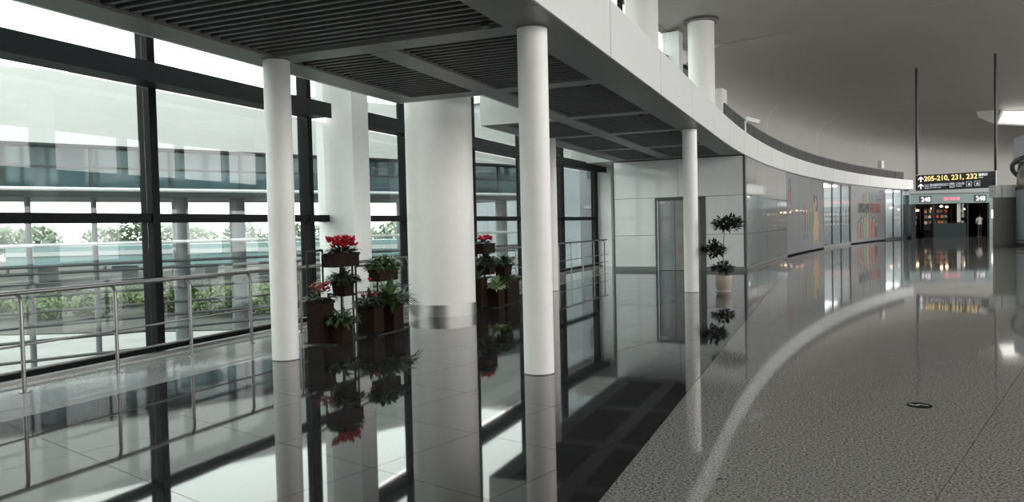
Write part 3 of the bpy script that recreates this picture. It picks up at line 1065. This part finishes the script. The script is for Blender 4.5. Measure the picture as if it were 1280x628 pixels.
plant(at(s3, 0.08, 0.86, 0.783), 0, 'dark spreading plant in the raised pot beside the railing posts', bush(160, 0.15, 0.22, 0.13, 0.2, 0.055, 0.4, 0.8, rg), 'leaf_dark', group=PG)
plant(at(s3, -0.04, 0.22, 1.223), 0, 'red cyclamens in the top box right of the thick column', bush(70, 0.11, 0.25, 0.06, 0.12, 0.05, 0.3, 0.6, rg), 'leaf_black',
      blossoms(30, 0.11, 0.26, 0.06, 0.13, 0.07, rg), 'petal', group=PG)

# --- potted tree beside the far column
tr = empty('potted_tree', (-2.14, 17.25, 0), label='small black-green clipped tree in a beige pot beside the far slim column', cat='tree')
pt_ = MB().lathe((0, 0, 0.012), [(0.115, 0), (0.15, 0.05), (0.175, 0.16), (0.18, 0.3), (0.175, 0.35), (0.155, 0.35), (0.15, 0.31)], 32).build('pot', M['pot'], tr, True)
MB().lathe((0, 0, 0.325), [(0.15, 0), (0.15, 0.004)], 24).build('soil', M['soil'], pt_)
MB().lathe((0, 0, 0), [(0.15, 0), (0.175, 0.006), (0.18, 0.014)], 32).build('saucer', M['saucer'], tr, True)
MB().tube([(0, 0, 0.3), (0.02, 0.01, 0.6), (-0.01, 0.0, 0.85), (0.015, 0.01, 1.1), (0.03, 0.02, 1.35), (0.1, 0.05, 1.5)], [0.017, 0.015, 0.014, 0.013, 0.011, 0.008], 8).build('stem', M['stem'], tr, True)
MB().tube([(0.0, 0.0, 0.5), (-0.08, -0.03, 0.7), (-0.2, -0.06, 0.85)], [0.011, 0.01, 0.008], 8).build('branch', M['stem'], tr, True)
rt = random.Random(8)
def crown(c, r, rz, n):
    mb = MB()
    for _ in range(n):
        d = Vector((rt.gauss(0, 1), rt.gauss(0, 1), rt.gauss(0, 0.7))).normalized()
        k = rt.uniform(0.25, 1.0) ** 0.5
        b = Vector(c) + Vector((d.x * r * k, d.y * r * k, d.z * rz * k))
        leaf_strip(mb, b, (d.x + rt.uniform(-.6, .6), d.y + rt.uniform(-.6, .6), rt.uniform(-.2, .6)), rt.uniform(0.10, 0.15), rt.uniform(0.06, 0.085), 0.4, 2)
    o = mb.build('leaf_crown', M['leaf_black'], tr)
    o['kind'] = 'stuff'
crown((0.11, 0.05, 1.5), 0.33, 0.17, 560)
crown((-0.20, -0.07, 0.93), 0.24, 0.19, 420)
crown((-0.02, 0.0, 0.52), 0.21, 0.12, 260)

# ================================================================== SIGN, FLOOR MARK, CAMERAS, SKYLIGHT
A_, B_ = cw(24.2, 45.5), cw(27.15, 42.6)
sr = (B_ - A_)
SW = sr.length
sr.normalize()
sn = sr.cross(Vector((0, 0, 1)))       # towards the viewer
sg = empty('hanging_sign', A_ + Vector((0, 0, 3.11)), label='black hanging direction sign with yellow gate numbers on two long rods', cat='sign')
sg.rotation_euler = (0, 0, math.atan2(sr.y, sr.x))
MB().box((0, 0.0, 0), (SW, 0.18, 0.92)).build('sign_board', M['black'], sg)
MB().box((SW * 0.70, -0.006, 0.5), (SW, 0.0, 0.52)).build('seam', flat('sign_seam', (0.1, 0.1, 0.1)), sg)
for x in (0.05, SW - 0.03):
    q = A_ + sr * x
    ps, ptt = pt(q.x, q.y)
    zt = zc(ps) + ceil_rise(ptt) - 3.11
    MB().tube([(x, 0.09, 0.95), (x, 0.09, zt + 0.02)], 0.075, 8).build('rod', M['rod'], sg)
def stext(body, x, z, size, m, bold=0.0, stretch=1.0):
    return text(body, sg, (x, -0.008, z), (1, 0, 0), size, M[m], bold=bold, stretch=stretch)
stext('205-210, 231, 232', SW * 0.11, 0.56, 0.40, 'yellow', 0.007, 0.95)
stext('登机口', SW * 0.795, 0.71, 0.15, 'whitelit', 0.003)
stext('Gate', SW * 0.795, 0.58, 0.12, 'greylit', 0.003)
def sarrow(x, z, k):
    mb = MB()
    for poly in ([(-.035, 0), (.035, 0), (.035, .22), (-.035, .22)], [(-.15, .12), (-.15, .2), (0, .33), (0, .25)], [(.15, .12), (0, .25), (0, .33), (.15, .2)]):
        mb.poly([(x + p * k, -0.008, z + q * k) for p, q in poly])
    mb.build('arrow_mark', M['whitelit'], sg)
sarrow(SW * 0.07, 0.52, 0.95)
sarrow(SW * 0.07, 0.10, 0.95)
mb = MB()
for z in (0.10, 0.2, 0.3):
    mb.poly([(SW * 0.118, -0.008, z), (SW * 0.178, -0.008, z), (SW * 0.178, -0.008, z + 0.035), (SW * 0.118, -0.008, z + 0.035)])
mb.build('bus_mark', M['greylit'], sg)
stext('国内国际到达出口', SW * 0.188, 0.24, 0.165, 'greylit', 0.003, 0.75)
stext('Arrivals exit', SW * 0.188, 0.12, 0.12, 'greylit', 0.001)
def sicon(x0, x1, z0, z1, full):
    mb = MB()
    b = 0.02
    if full:
        mb.poly([(x0, -0.008, z0), (x1, -0.008, z0), (x1, -0.008, z1), (x0, -0.008, z1)])
    else:
        for (a, c, d, e) in ((x0, x1, z0, z0 + b), (x0, x1, z1 - b, z1), (x0, x0 + b, z0, z1), (x1 - b, x1, z0, z1)):
            mb.poly([(a, -0.008, d), (c, -0.008, d), (c, -0.008, e), (a, -0.008, e)])
        m_ = (x0 + x1) / 2
        mb.poly([(m_ - .06, -0.008, z0 + .07), (m_ + .08, -0.008, z0 + .06), (m_ + .06, -0.008, z1 - .1), (m_ - .02, -0.008, z1 - .08)])
    mb.build('pictogram', M['greylit'], sg)
sicon(SW * 0.44, SW * 0.50, 0.11, 0.38, True)
for x in (SW * 0.458, SW * 0.482):
    MB().box((x - 0.035, -0.012, 0.14), (x + 0.035, -0.009, 0.29)).box((x - 0.022, -0.012, 0.305), (x + 0.022, -0.009, 0.35)).build('pictogram_figure', M['black'], sg)
stext('卫生间', SW * 0.515, 0.25, 0.15, 'greylit', 0.003)
stext('Toilets', SW * 0.515, 0.13, 0.12, 'greylit', 0.001)
sicon(SW * 0.645, SW * 0.715, 0.12, 0.41, False)
sicon(SW * 0.745, SW * 0.815, 0.13, 0.42, False)

# floor marker
fm = empty('floor_marker', cw(3.32, 6.2, 0.0), YAW, label='small round dark floor marker with a pale emblem set in the speckled floor', cat='marker')
MB().lathe((0, 0, 0), [(0.095, 0), (0.095, 0.003), (0.088, 0.0045)], 32).build('disc', paint('marker_black', (0.008, 0.010, 0.009), 0.8, spec=0.02), fm)
mb = MB()
path = [(-0.055, 0.012), (-0.03, -0.018), (0.0, 0.02), (0.028, -0.012), (0.06, -0.03)]
for (a, b) in zip(path, path[1:]):
    d = Vector((b[0] - a[0], b[1] - a[1], 0)).normalized()
    n_ = Vector((-d.y, d.x, 0)) * 0.012
    mb.poly([(a[0] - n_.x, a[1] - n_.y, 0.0052), (b[0] - n_.x, b[1] - n_.y, 0.0052), (b[0] + n_.x, b[1] + n_.y, 0.0052), (a[0] + n_.x, a[1] + n_.y, 0.0052)])
mb.poly([(-0.055 + 0.018 * math.cos(t * 0.6), 0.03 + 0.018 * math.sin(t * 0.6), 0.0054) for t in range(10)])
mb.build('emblem', paint('marker_pale_green', (0.36, 0.42, 0.38), 0.8, spec=0.05), fm)

lt = MB()
lt.poly([(-0.03, 0, 0.004), (-0.005, -0.012, 0.009), (0.03, 0.004, 0.005), (0.004, 0.014, 0.012)])
lt.poly([(0.03, 0.004, 0.005), (0.045, 0.0, 0.003), (0.036, 0.012, 0.006)])
o = lt.build('litter_scrap', M['shopdark'], None, loc=cw(1.21, 4.5, 0.0))
o.rotation_euler = (0, 0, YAW)
tag(o, 'tiny dark scrap of litter on the speckled floor', 'litter')

def cctv(loc, rz, lab, h=0.42):
    e = empty('security_camera', loc, rz, label=lab, cat='camera', group='security cameras')
    MB().tube([(0, 0, 0), (0, 0, h)], 0.03, 10).lathe((0, 0, 0), [(0.06, 0), (0.06, 0.02)], 12).build('post', M['column'], e)
    MB().tube([(0, 0, h - 0.03), (0.14, 0, h)], 0.022, 8).build('arm', M['column'], e)
    mb = MB()
    mb.hexa([(0.02, -0.06, h + 0.01), (0.42, -0.06, h - 0.10), (0.42, 0.06, h - 0.10), (0.02, 0.06, h + 0.01), (0.05, -0.07, h + 0.13), (0.47, -0.07, h + 0.02), (0.47, 0.07, h + 0.02), (0.05, 0.07, h + 0.13)])
    b = mb.build('housing', M['column'], e)
    MB().tube([(0.40, 0, h - 0.04), (0.45, 0, h - 0.05)], 0.035, 10).build('lens', M['rod'], b)
cctv(P(25.4, WT - 0.1, 4.32), YAW, 'white security camera on a short post on the fascia')

# kiosk, partition and far skylight at the right edge
kc = cw(28.0, 36.0)
ki = empty('round_kiosk', kc, label='pale blue-grey round kiosk at the right edge', cat='kiosk')
MB().lathe((0, 0, 0), [(3.5, 0.18), (3.5, 2.75)], 64).build('drum', M['kiosk'], ki, True)
MB().lathe((0, 0, 0), [(3.48, 0), (3.48, 0.18)], 64).build('plinth', M['doorframe'], ki, True)
MB().lathe((0, 0, 0), [(3.53, 2.75), (3.53, 2.9)], 64).build('dark_ring', M['doorframe'], ki, True)
MB().lathe((0, 0, 0), [(3.42, 2.9), (3.35, 4.1)], 64).build('glass_band', flat('kiosk_grey_glass', (0.16, 0.17, 0.17), 0.1), ki, True)
MB().lathe((0, 0, 0), [(3.55, 4.1), (3.5, 5.3), (3.3, 5.4)], 64).build('crown', flat('kiosk_crown', (0.42, 0.47, 0.5)), ki, True)
dr = MB()
ring = []
for k in range(40):
    t = math.pi * 0.55 + math.pi * 1.1 * k / 39
    ring.append((3.58 * math.cos(t + YAW), 3.58 * math.sin(t + YAW), 3.0 + 1.35 * math.sin(math.pi * k / 39)))
dr.tube(ring, 0.11, 8)
dr.build('arch_trim', M['doorframe'], ki, True)
MB().lathe((0, 0, 0), [(3.515, 0.28), (3.515, 0.34)], 64).build('bump_rail', M['doorframe'], ki, True)
cctv(kc + Vector((-2.95, -1.35, 5.36)), YAW + math.pi, 'small security camera on top of the round kiosk', 0.2)

pa = empty('partition', cw(23.72, 37.3), YAW, label='olive grey partition panel with a white cap beside the round kiosk', cat='partition')
MB().box((0, 0, 0.12), (1.8, 0.16, 2.42)).build('panel', M['olive'], pa)
MB().box((0.0, -0.01, 0), (1.8, 0.17, 0.12)).build('plinth', M['doorframe'], pa)
MB().box((0.02, -0.03, 2.42), (1.8, 0.5, 3.02)).build('cap', flat('partition_cap', (0.5, 0.51, 0.5)), pa)
MB().box((0.3, -0.03, 2.42), (0.34, -0.035, 3.02)).build('cap_seam', M['skirt'], pa)

sk = empty('roof_skylight', cw(38.35, 60.0, 8.75), YAW, label='bright slanted roof skylight near the top right', cat='skylight')
MB().hexa([(0.05, 0, 0.06), (6.0, 0, -0.35), (6.0, 0.05, -0.35), (0.05, 0.05, 0.06), (0.75, 0.35, 1.0), (6.0, 0.35, 0.95), (6.0, 0.4, 0.95), (0.75, 0.4, 1.0)]).build('lit_pane', M['skylight'], sk)
fr_ = MB()
fr_.hexa([(-0.15, -0.03, 0.0), (0.05, -0.03, 0.02), (0.05, 0.1, 0.02), (-0.15, 0.1, 0.0), (0.55, 0.32, 1.1), (0.75, 0.32, 1.08), (0.75, 0.5, 1.08), (0.55, 0.5, 1.1)])
fr_.hexa([(-0.15, -0.03, -0.06), (6.0, -0.03, -0.47), (6.0, 0.1, -0.47), (-0.15, 0.1, -0.06), (-0.15, -0.03, 0.05), (6.0, -0.03, -0.35), (6.0, 0.1, -0.35), (-0.15, 0.1, 0.05)])
fr_.build('frame', M['fascia'], sk)
hd = MB()
hd.hexa([(-1.3, 0.3, 0.55), (-0.2, 0.0, 0.0), (0.5, 0.4, 1.0), (-0.6, 0.9, 1.35), (-1.5, 0.6, 1.6), (-0.3, 0.4, 1.6), (0.5, 0.6, 1.6), (-0.6, 1.2, 1.7)])
hd.hexa([(-0.6, 0.42, 1.05), (6.0, 0.42, 1.0), (6.0, 1.5, 1.1), (-0.6, 1.5, 1.2), (-0.6, 0.42, 1.7), (6.0, 0.42, 1.8), (6.0, 1.5, 1.8), (-0.6, 1.5, 1.7)])
hd.build('hood', M['ceiling'], sk)

sb = empty('box_fixture', P(59.5, WT - 0.5, 4.27), heading(59.5), label='small white box fixture above the far end of the mesh balustrade', cat='fixture')
MB().box((-0.1, -0.3, 0.75), (0.15, 0.3, 1.25)).build('housing', M['column'], sb)
MB().tube([(0, 0, 0), (0, 0, 0.78)], 0.04, 8).build('post', M['column'], sb)

# ================================================================== FAR SHOP AND ITS CUSTOMER
SD = 56.0
shop = empty('gift_shop', cw(29.45, SD), YAW, label='dark far gift shop with teal signboard and lit goods', cat='shop')
W_ = 6.05
MB().box((0, 0.0, 2.5), (W_, 0.25, 3.22)).build('signboard', M['teal'], shop)
MB().box((-0.15, -0.03, 3.22), (W_ + 0.1, 0.6, 3.62)).build('lintel', M['grey_lintel'], shop)
MB().box((-0.15, -0.06, 3.20), (W_ + 0.1, -0.03, 3.26)).build('lintel_edge', M['doorframe'], shop)
for (x0, x1, m) in ((0, 0.32, 'tealdark'), (1.62, 1.74, 'tealdark'), (4.12, 4.2, 'tealdark'), (W_ - 0.28, W_, 'teal')):
    MB().box((x0, 0, 0), (x1, 0.25, 2.5)).build('pillar', M[m], shop)
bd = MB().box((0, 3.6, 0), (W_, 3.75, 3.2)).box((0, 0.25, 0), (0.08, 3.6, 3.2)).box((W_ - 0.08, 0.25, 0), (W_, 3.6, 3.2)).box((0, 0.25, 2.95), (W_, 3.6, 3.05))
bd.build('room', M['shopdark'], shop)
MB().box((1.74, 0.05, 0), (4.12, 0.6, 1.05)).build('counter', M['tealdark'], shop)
for (x, nm) in ((0.62, '248'), (4.65, '248')):
    b = MB().box((x, -0.05, 2.6), (x + 0.85, 0.0, 3.08)).build('number_board', M['black'], shop)
    text(nm, b, (x + 0.43, -0.056, 2.67), (1, 0, 0), 0.46, M['whitelit'], align='CENTER', bold=0.012)
text('CEL ONE PEI', shop, (2.2 + 0.78, -0.012, 2.74), (1, 0, 0), 0.30, M['pink'], align='CENTER', bold=0.008, stretch=0.72)
MB().box((3.55, 0.3, 1.1), (3.82, 0.33, 2.48)).build('white_banner', flat('banner_white', (0.6, 0.6, 0.58)), shop)
MB().box((3.93, 0.3, 1.45), (4.06, 0.33, 2.48)).build('white_banner', flat('banner_white', (0.6, 0.6, 0.58)), shop)
MB().box((W_ - 0.12, -0.04, 1.35), (W_ - 0.02, 0.0, 1.95)).build('light_sign', M['softwhite'], shop)
for (x, y, z) in ((0.75, 1.0, 2.15), (1.1, 1.2, 1.98), (0.55, 0.8, 1.85), (2.2, 1.2, 2.1), (2.9, 1.2, 2.25), (3.3, 1.2, 2.2), (4.4, 0.9, 2.0)):
    MB().lathe((x, y, z), [(0.05, 0), (0.1, 0.03), (0.1, 0.09), (0.04, 0.13)], 12).build('bulb', M['warm'], shop)
SM = shop.matrix_basis
shelf_specs = [(0.4, 1.5, 1.5, 'dark shelf of lit goods inside the left opening of the far shop'), (1.9, 4.0, 1.8, 'dark shelf of lit goods behind the counter of the far shop'),
               (4.3, 5.2, 1.6, 'dark shelf of lit goods inside the right opening of the far shop')]
gc = [flat('goods_red', (0.45, 0.06, 0.04)), flat('goods_orange', (0.6, 0.25, 0.06)), flat('goods_cream', (0.65, 0.55, 0.38)), flat('goods_brown', (0.2, 0.1, 0.05)), flat('goods_grey', (0.3, 0.3, 0.3))]
box_me = [MB().box((-0.1, -0.08, 0), (0.1, 0.08, 0.2)).box((-0.085, -0.07, 0.2), (0.085, 0.07, 0.225)).mesh('goods_pack', c) for c in gc]
can_me = [MB().lathe((0, 0, 0), [(0.08, 0), (0.09, 0.02), (0.09, 0.2), (0.06, 0.23), (0.06, 0.26)], 12).mesh('goods_jar', c) for c in gc]
rs = random.Random(3)
for (x0, x1, y, lab) in shelf_specs:
    loc = Vector(shop.location) + Matrix.Rotation(YAW, 3, 'Z') @ Vector((x0, y, 0))
    e = empty('display_shelf', loc, YAW, label=lab, cat='shelf')
    L = x1 - x0
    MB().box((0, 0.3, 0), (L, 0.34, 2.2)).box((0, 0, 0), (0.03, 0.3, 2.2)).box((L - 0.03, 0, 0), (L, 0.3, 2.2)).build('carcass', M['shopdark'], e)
    where = 'left opening' if x0 < 1 else ('counter' if x0 < 4 else 'right opening')
    for z in (0.5, 0.95, 1.4, 1.8):
        MB().box((0.03, 0, z), (L - 0.03, 0.3, z + 0.03)).build('shelf_board', M['stand'], e)
        if z < 0.9:
            continue
        x = 0.18
        while x < L - 0.15:
            k = rs.randrange(5)
            jar = rs.random() < 0.4
            q = Matrix.Rotation(YAW, 3, 'Z') @ Vector((x, 0.14, z + 0.03))
            o = link('goods_jar' if jar else 'goods_pack', (can_me if jar else box_me)[k], None, loc + q, (0, 0, YAW))
            tag(o, ('small jar' if jar else 'small packet') + ' on the lit shelf at the ' + where + ' of the far shop', 'goods',
                ('jars' if jar else 'packets') + ' on the shelf at the ' + where)
            x += rs.uniform(0.24, 0.36)

# customer seen from behind: one continuous skinned body
def person(loc, rz):
    J = {'pelvis': ((0, 0, 0.93), (0.15, 0.11)), 'waist': ((0, 0, 1.06), (0.14, 0.10)), 'chest': ((0, 0, 1.26), (0.17, 0.115)), 'collar': ((0, 0, 1.40), (0.12, 0.08)),
         'neck': ((0, 0.01, 1.47), (0.055, 0.055)), 'chin': ((0, 0.02, 1.53), (0.07, 0.075)), 'head': ((0, 0.02, 1.60), (0.078, 0.095)), 'crown': ((0, 0.01, 1.67), (0.055, 0.065))}
    E = [('pelvis', 'waist'), ('waist', 'chest'), ('chest', 'collar'), ('collar', 'neck'), ('neck', 'chin'), ('chin', 'head'), ('head', 'crown')]
    for sx, nm in ((-1, 'l'), (1, 'r')):
        J['sh' + nm] = ((0.185 * sx, 0, 1.37), (0.065, 0.065))
        J['el' + nm] = ((0.25 * sx, 0.02 + (0.1 if sx > 0 else 0), 1.10), (0.045, 0.045))
        J['wr' + nm] = ((0.20 * sx, 0.14 + (0.12 if sx > 0 else 0), 0.98 + (0.12 if sx > 0 else 0)), (0.03, 0.03))
        J['pa' + nm] = ((0.18 * sx, 0.20 + (0.12 if sx > 0 else 0), 0.96 + (0.14 if sx > 0 else 0)), (0.034, 0.022))
        for k in range(5):
            J['f%s%d' % (nm, k)] = ((0.18 * sx + (k - 2) * 0.02, 0.27 - (0.03 if k in (0, 4) else 0) + (0.12 if sx > 0 else 0), 0.94 + (0.14 if sx > 0 else 0)), (0.009, 0.009))
            E.append(('pa' + nm, 'f%s%d' % (nm, k)))
        J['hip' + nm] = ((0.09 * sx, 0, 0.86), (0.095, 0.1))
        J['kn' + nm] = ((0.10 * sx, 0.02 * sx, 0.48), (0.062, 0.066))
        J['an' + nm] = ((0.11 * sx, -0.02 + 0.03 * sx, 0.09), (0.043, 0.05))
        J['to' + nm] = ((0.12 * sx, 0.13 + 0.03 * sx, 0.035), (0.042, 0.03))
        E += [('chest', 'sh' + nm), ('sh' + nm, 'el' + nm), ('el' + nm, 'wr' + nm), ('wr' + nm, 'pa' + nm), ('pelvis', 'hip' + nm), ('hip' + nm, 'kn' + nm), ('kn' + nm, 'an' + nm), ('an' + nm, 'to' + nm)]
    names = list(J)
    me = bpy.data.meshes.new('body')
    me.from_pydata([J[n][0] for n in names], [(names.index(a), names.index(b)) for a, b in E], [])
    o = bpy.data.objects.new('body', me)
    COL.objects.link(o)
    o.modifiers.new('skin', 'SKIN')
    sub = o.modifiers.new('sub', 'SUBSURF')
    sub.levels = 2
    if not me.skin_vertices:
        me.attributes.new('skin', 'FLOAT', 'POINT')
    for i, n in enumerate(names):
        sv = me.skin_vertices[0].data[i]
        sv.radius = J[n][1]
        sv.use_root = n == 'pelvis'
    bpy.context.view_layer.update()
    out = bpy.data.meshes.new_from_object(o.evaluated_get(bpy.context.evaluated_depsgraph_get()))
    bpy.data.objects.remove(o, do_unlink=True)
    mats = [flat('skin_tone', (0.45, 0.28, 0.2)), flat('white_shirt', (0.62, 0.62, 0.60)), flat('black_trousers', (0.012, 0.012, 0.014)), flat('black_hair', (0.01, 0.009, 0.008)), flat('pale_shoes', (0.5, 0.5, 0.5))]
    out.materials.clear()
    for m in mats:
        out.materials.append(m)
    for p in out.polygons:
        c = p.center
        p.use_smooth = True
        if c.z > 1.47:
            p.material_index = 3 if (c.z > 1.6 or c.y < 0.04) and c.z > 1.5 else 0
        elif abs(c.x) > 0.16 and c.z < 1.18 and c.y > 0.03:
            p.material_index = 0
        elif c.z > 0.9:
            p.material_index = 1
        elif c.z > 0.08:
            p.material_index = 2
        else:
            p.material_index = 4
    e = empty('person', loc, rz, label='person in a white shirt and black trousers standing at the far shop', cat='person')
    link('body', out, e)
    return e
person(cw(34.85, 56.6), YAW)

# ================================================================== OUTSIDE
ground = MB()
ground.poly([(-400, -200, -4), (-8.6, -200, -4), (-8.6, 400, -4), (-400, 400, -4)])
tag(ground.build('ground', granite('pale_paving', [(0.3, (0.12, 0.125, 0.12)), (0.7, (0.17, 0.175, 0.17))], 0.7, 0.5)), kind='structure')
mb = MB().box((-8.6, -14, -4), (-8.27, 60, 0.0))
tag(mb.build('wall_plinth', M['mezz']), kind='structure')

M['bridge_white'] = paint('white_bridge_cladding', (0.54, 0.535, 0.53), 0.5, vary=0.015, scale=0.5)
M['bridge_glass'] = paint('blue_green_bridge_glass', (0.06, 0.105, 0.12), 0.05, vary=0.4, scale=0.7, coat=0.6)
M['bridge_frame'] = paint('grey_bridge_frame', (0.05, 0.055, 0.058), 0.45)
M['ext_col'] = paint('grey_outdoor_column', (0.13, 0.145, 0.15), 0.4)
M['ext_tube'] = paint('white_outdoor_tube', (0.7, 0.71, 0.71), 0.4)
M['track_teal'] = paint('teal_band', (0.12, 0.20, 0.20), 0.5)
M['track_white'] = paint('white_band', (0.30, 0.33, 0.33), 0.4)
M['hedge'] = paint('hedge_leaves', (0.07, 0.11, 0.035), 0.6, vary=0.5, scale=12)
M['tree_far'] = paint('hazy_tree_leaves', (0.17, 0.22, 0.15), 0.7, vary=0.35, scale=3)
M['trunk'] = paint('tree_trunk', (0.1, 0.08, 0.06), 0.8)

br = empty('glazed_footbridge', cw(-11.84, 25.0, 0), YAW + R_(90 - 49.7), label='white-roofed glazed footbridge outside the windows', cat='bridge')
# local x runs along the bridge (away to the right), local y away from the viewer
K0, K1 = -16.0, 17.0
MB().box((K0, 0, 4.4), (K1, 5, 6.6)).build('roof', M['bridge_white'], br)
MB().box((K0, 0.1, 4.34), (K1, 5, 4.4)).build('eaves', M['bridge_frame'], br)
k = K0
while k < K1 - 0.1:
    for (z0, z1) in ((3.02, 3.7), (3.76, 4.34)):
        MB().box((k + 0.05, 0.5, z0), (k + 2.35, 0.53, z1)).build('pane', M['bridge_glass'], br)
    MB().box((k - 0.05, 0.44, 2.95), (k + 0.05, 0.54, 4.34)).build('mullion', M['bridge_frame'], br)
    k += 2.4
MB().box((K0, 0.46, 3.70), (K1, 0.54, 3.76)).build('transom', M['bridge_frame'], br)
MB().box((K0, 0.4, 2.78), (K1, 4.6, 3.0)).build('deck', M['bridge_frame'], br)
MB().tube([(K0, 0.2, 3.02), (K1, 0.2, 3.02)], 0.06, 8).build('deck_tube', M['ext_tube'], br)
MB().box((K0, 0.85, -0.06), (K1, 0.95, 0.1)).build('guard_beam', M['bridge_frame'], br)
for z in (1.28, 0.62, 0.4, -0.3, -0.8, -1.24, -1.7, -2.3):
    MB().tube([(K0, 0.9, z), (K1, 0.9, z)], 0.06 if z > 1 else 0.05, 8).build('guard_tube', M['ext_tube'] if z > 1 else M['bridge_frame'], br)
for k in (-13, -8.5, -5.6, -3.26, -1.4, 1.32, 3.34, 7.9, 10.5, 13, 16):
    r = 0.28 if k in (1.32, 3.34, 10.5, 16) else 0.09
    MB().tube([(k, 1.3, -4), (k, 1.3, 2.8)], r, 16).build('column', M['ext_col'], br, True)

# grey annexe farther along
an = empty('grey_annexe', P(37, -13.4), heading(37), label='pale grey clad annexe building outside the far panes', cat='building')
MB().box((-9, 0, -4), (0, 30, 8.5)).build('wall', flat('annexe_cladding', (0.36, 0.4, 0.43)), an)
for k in range(5):
    MB().box((-0.03, 1.0 + k * 5.5, 4.0), (0.03, 5.0 + k * 5.5, 5.2)).build('window', M['bridge_glass'], an)
    MB().box((-0.04, 0.5 + k * 5.5, 2.4), (0.05, 6.0 + k * 5.5, 2.55)).build('ledge', M['ext_tube'], an)
MB().box((-9.3, -0.3, 8.5), (0.3, 30.3, 8.8)).build('roof', M['bridge_white'], an)

# teal and white banded viaduct in the distance
vi = empty('banded_viaduct', cw(-60, 90, -4), YAW, label='distant teal and white banded viaduct beyond the hedge', cat='viaduct')
for (z0, z1, m) in ((1.9, 2.5, 'track_teal'), (2.5, 3.2, 'track_teal'), (3.2, 3.75, 'track_white'), (3.75, 4.3, 'track_teal')):
    MB().box((0, -0.15 if m == 'track_white' else 0, z0 + 0.02), (70, 6, z1)).build('band', M[m], vi)
for k in range(7):
    MB().box((2 + k * 10, 1, 0), (3.2 + k * 10, 5, 1.9)).build('support', M['ext_col'], vi)

def leaf_mass(n, rx, ry, rz, size, rng, flatb=False):
    mb = MB()
    for _ in range(n):
        d = Vector((rng.gauss(0, 1), rng.gauss(0, 1), rng.gauss(0, 1))).normalized()
        k = rng.uniform(0.3, 1.0) ** 0.6
        c = Vector((d.x * rx * k, d.y * ry * k, d.z * rz * k))
        u = Vector((rng.gauss(0, 1), rng.gauss(0, 1), rng.gauss(0, 1))).normalized()
        v = u.orthogonal().normalized()
        s_ = size * rng.uniform(0.6, 1.3)
        mb.poly([c - u * s_, c + v * s_ * 0.6, c + u * s_, c - v * s_ * 0.6])
    return mb
rx_ = random.Random(21)
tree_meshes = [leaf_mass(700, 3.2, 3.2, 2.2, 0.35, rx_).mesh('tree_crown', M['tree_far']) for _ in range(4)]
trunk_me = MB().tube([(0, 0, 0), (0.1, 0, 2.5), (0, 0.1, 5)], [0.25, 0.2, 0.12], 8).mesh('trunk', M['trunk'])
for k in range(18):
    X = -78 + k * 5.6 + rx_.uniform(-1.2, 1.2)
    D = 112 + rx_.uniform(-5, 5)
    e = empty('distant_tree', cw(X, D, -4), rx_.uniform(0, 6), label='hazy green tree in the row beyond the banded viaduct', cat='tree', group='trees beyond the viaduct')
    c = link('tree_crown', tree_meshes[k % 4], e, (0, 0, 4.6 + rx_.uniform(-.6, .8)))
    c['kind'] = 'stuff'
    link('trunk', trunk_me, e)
shrub_meshes = [leaf_mass(420, 1.5, 1.1, 0.85, 0.17, rx_).mesh('shrub_foliage', M['hedge']) for _ in range(4)]
stem_me = MB().tube([(0, 0, 0), (0.05, 0, 0.3), (0.0, 0.05, 0.6)], [0.06, 0.05, 0.03], 6).mesh('stem', M['trunk'])
for k in range(46):
    X = -44 + (k % 26) * 2.1 + rx_.uniform(-.4, .4)
    D = (52 if k < 26 else 60) + rx_.uniform(-2.0, 2.0)
    e = empty('shrub', cw(X, D, -4), rx_.uniform(0, 6), label='leafy green shrub in the bed outside between paving and viaduct', cat='shrub', group='shrubs in the outdoor bed')
    c = link('shrub_foliage', shrub_meshes[k % 4], e, (0, 0, 0.85))
    c['kind'] = 'stuff'
    link('stem', stem_me, e)
soil = MB()
soil.prism([tuple(cw(a, b)[:2]) for a, b in ((-140, 43), (60, 43), (60, 175), (-140, 175))], -4.0, -3.95)
tag(soil.build('ground_bed', flat('dark_bed_soil', (0.012, 0.015, 0.010), 0.9)), kind='structure')
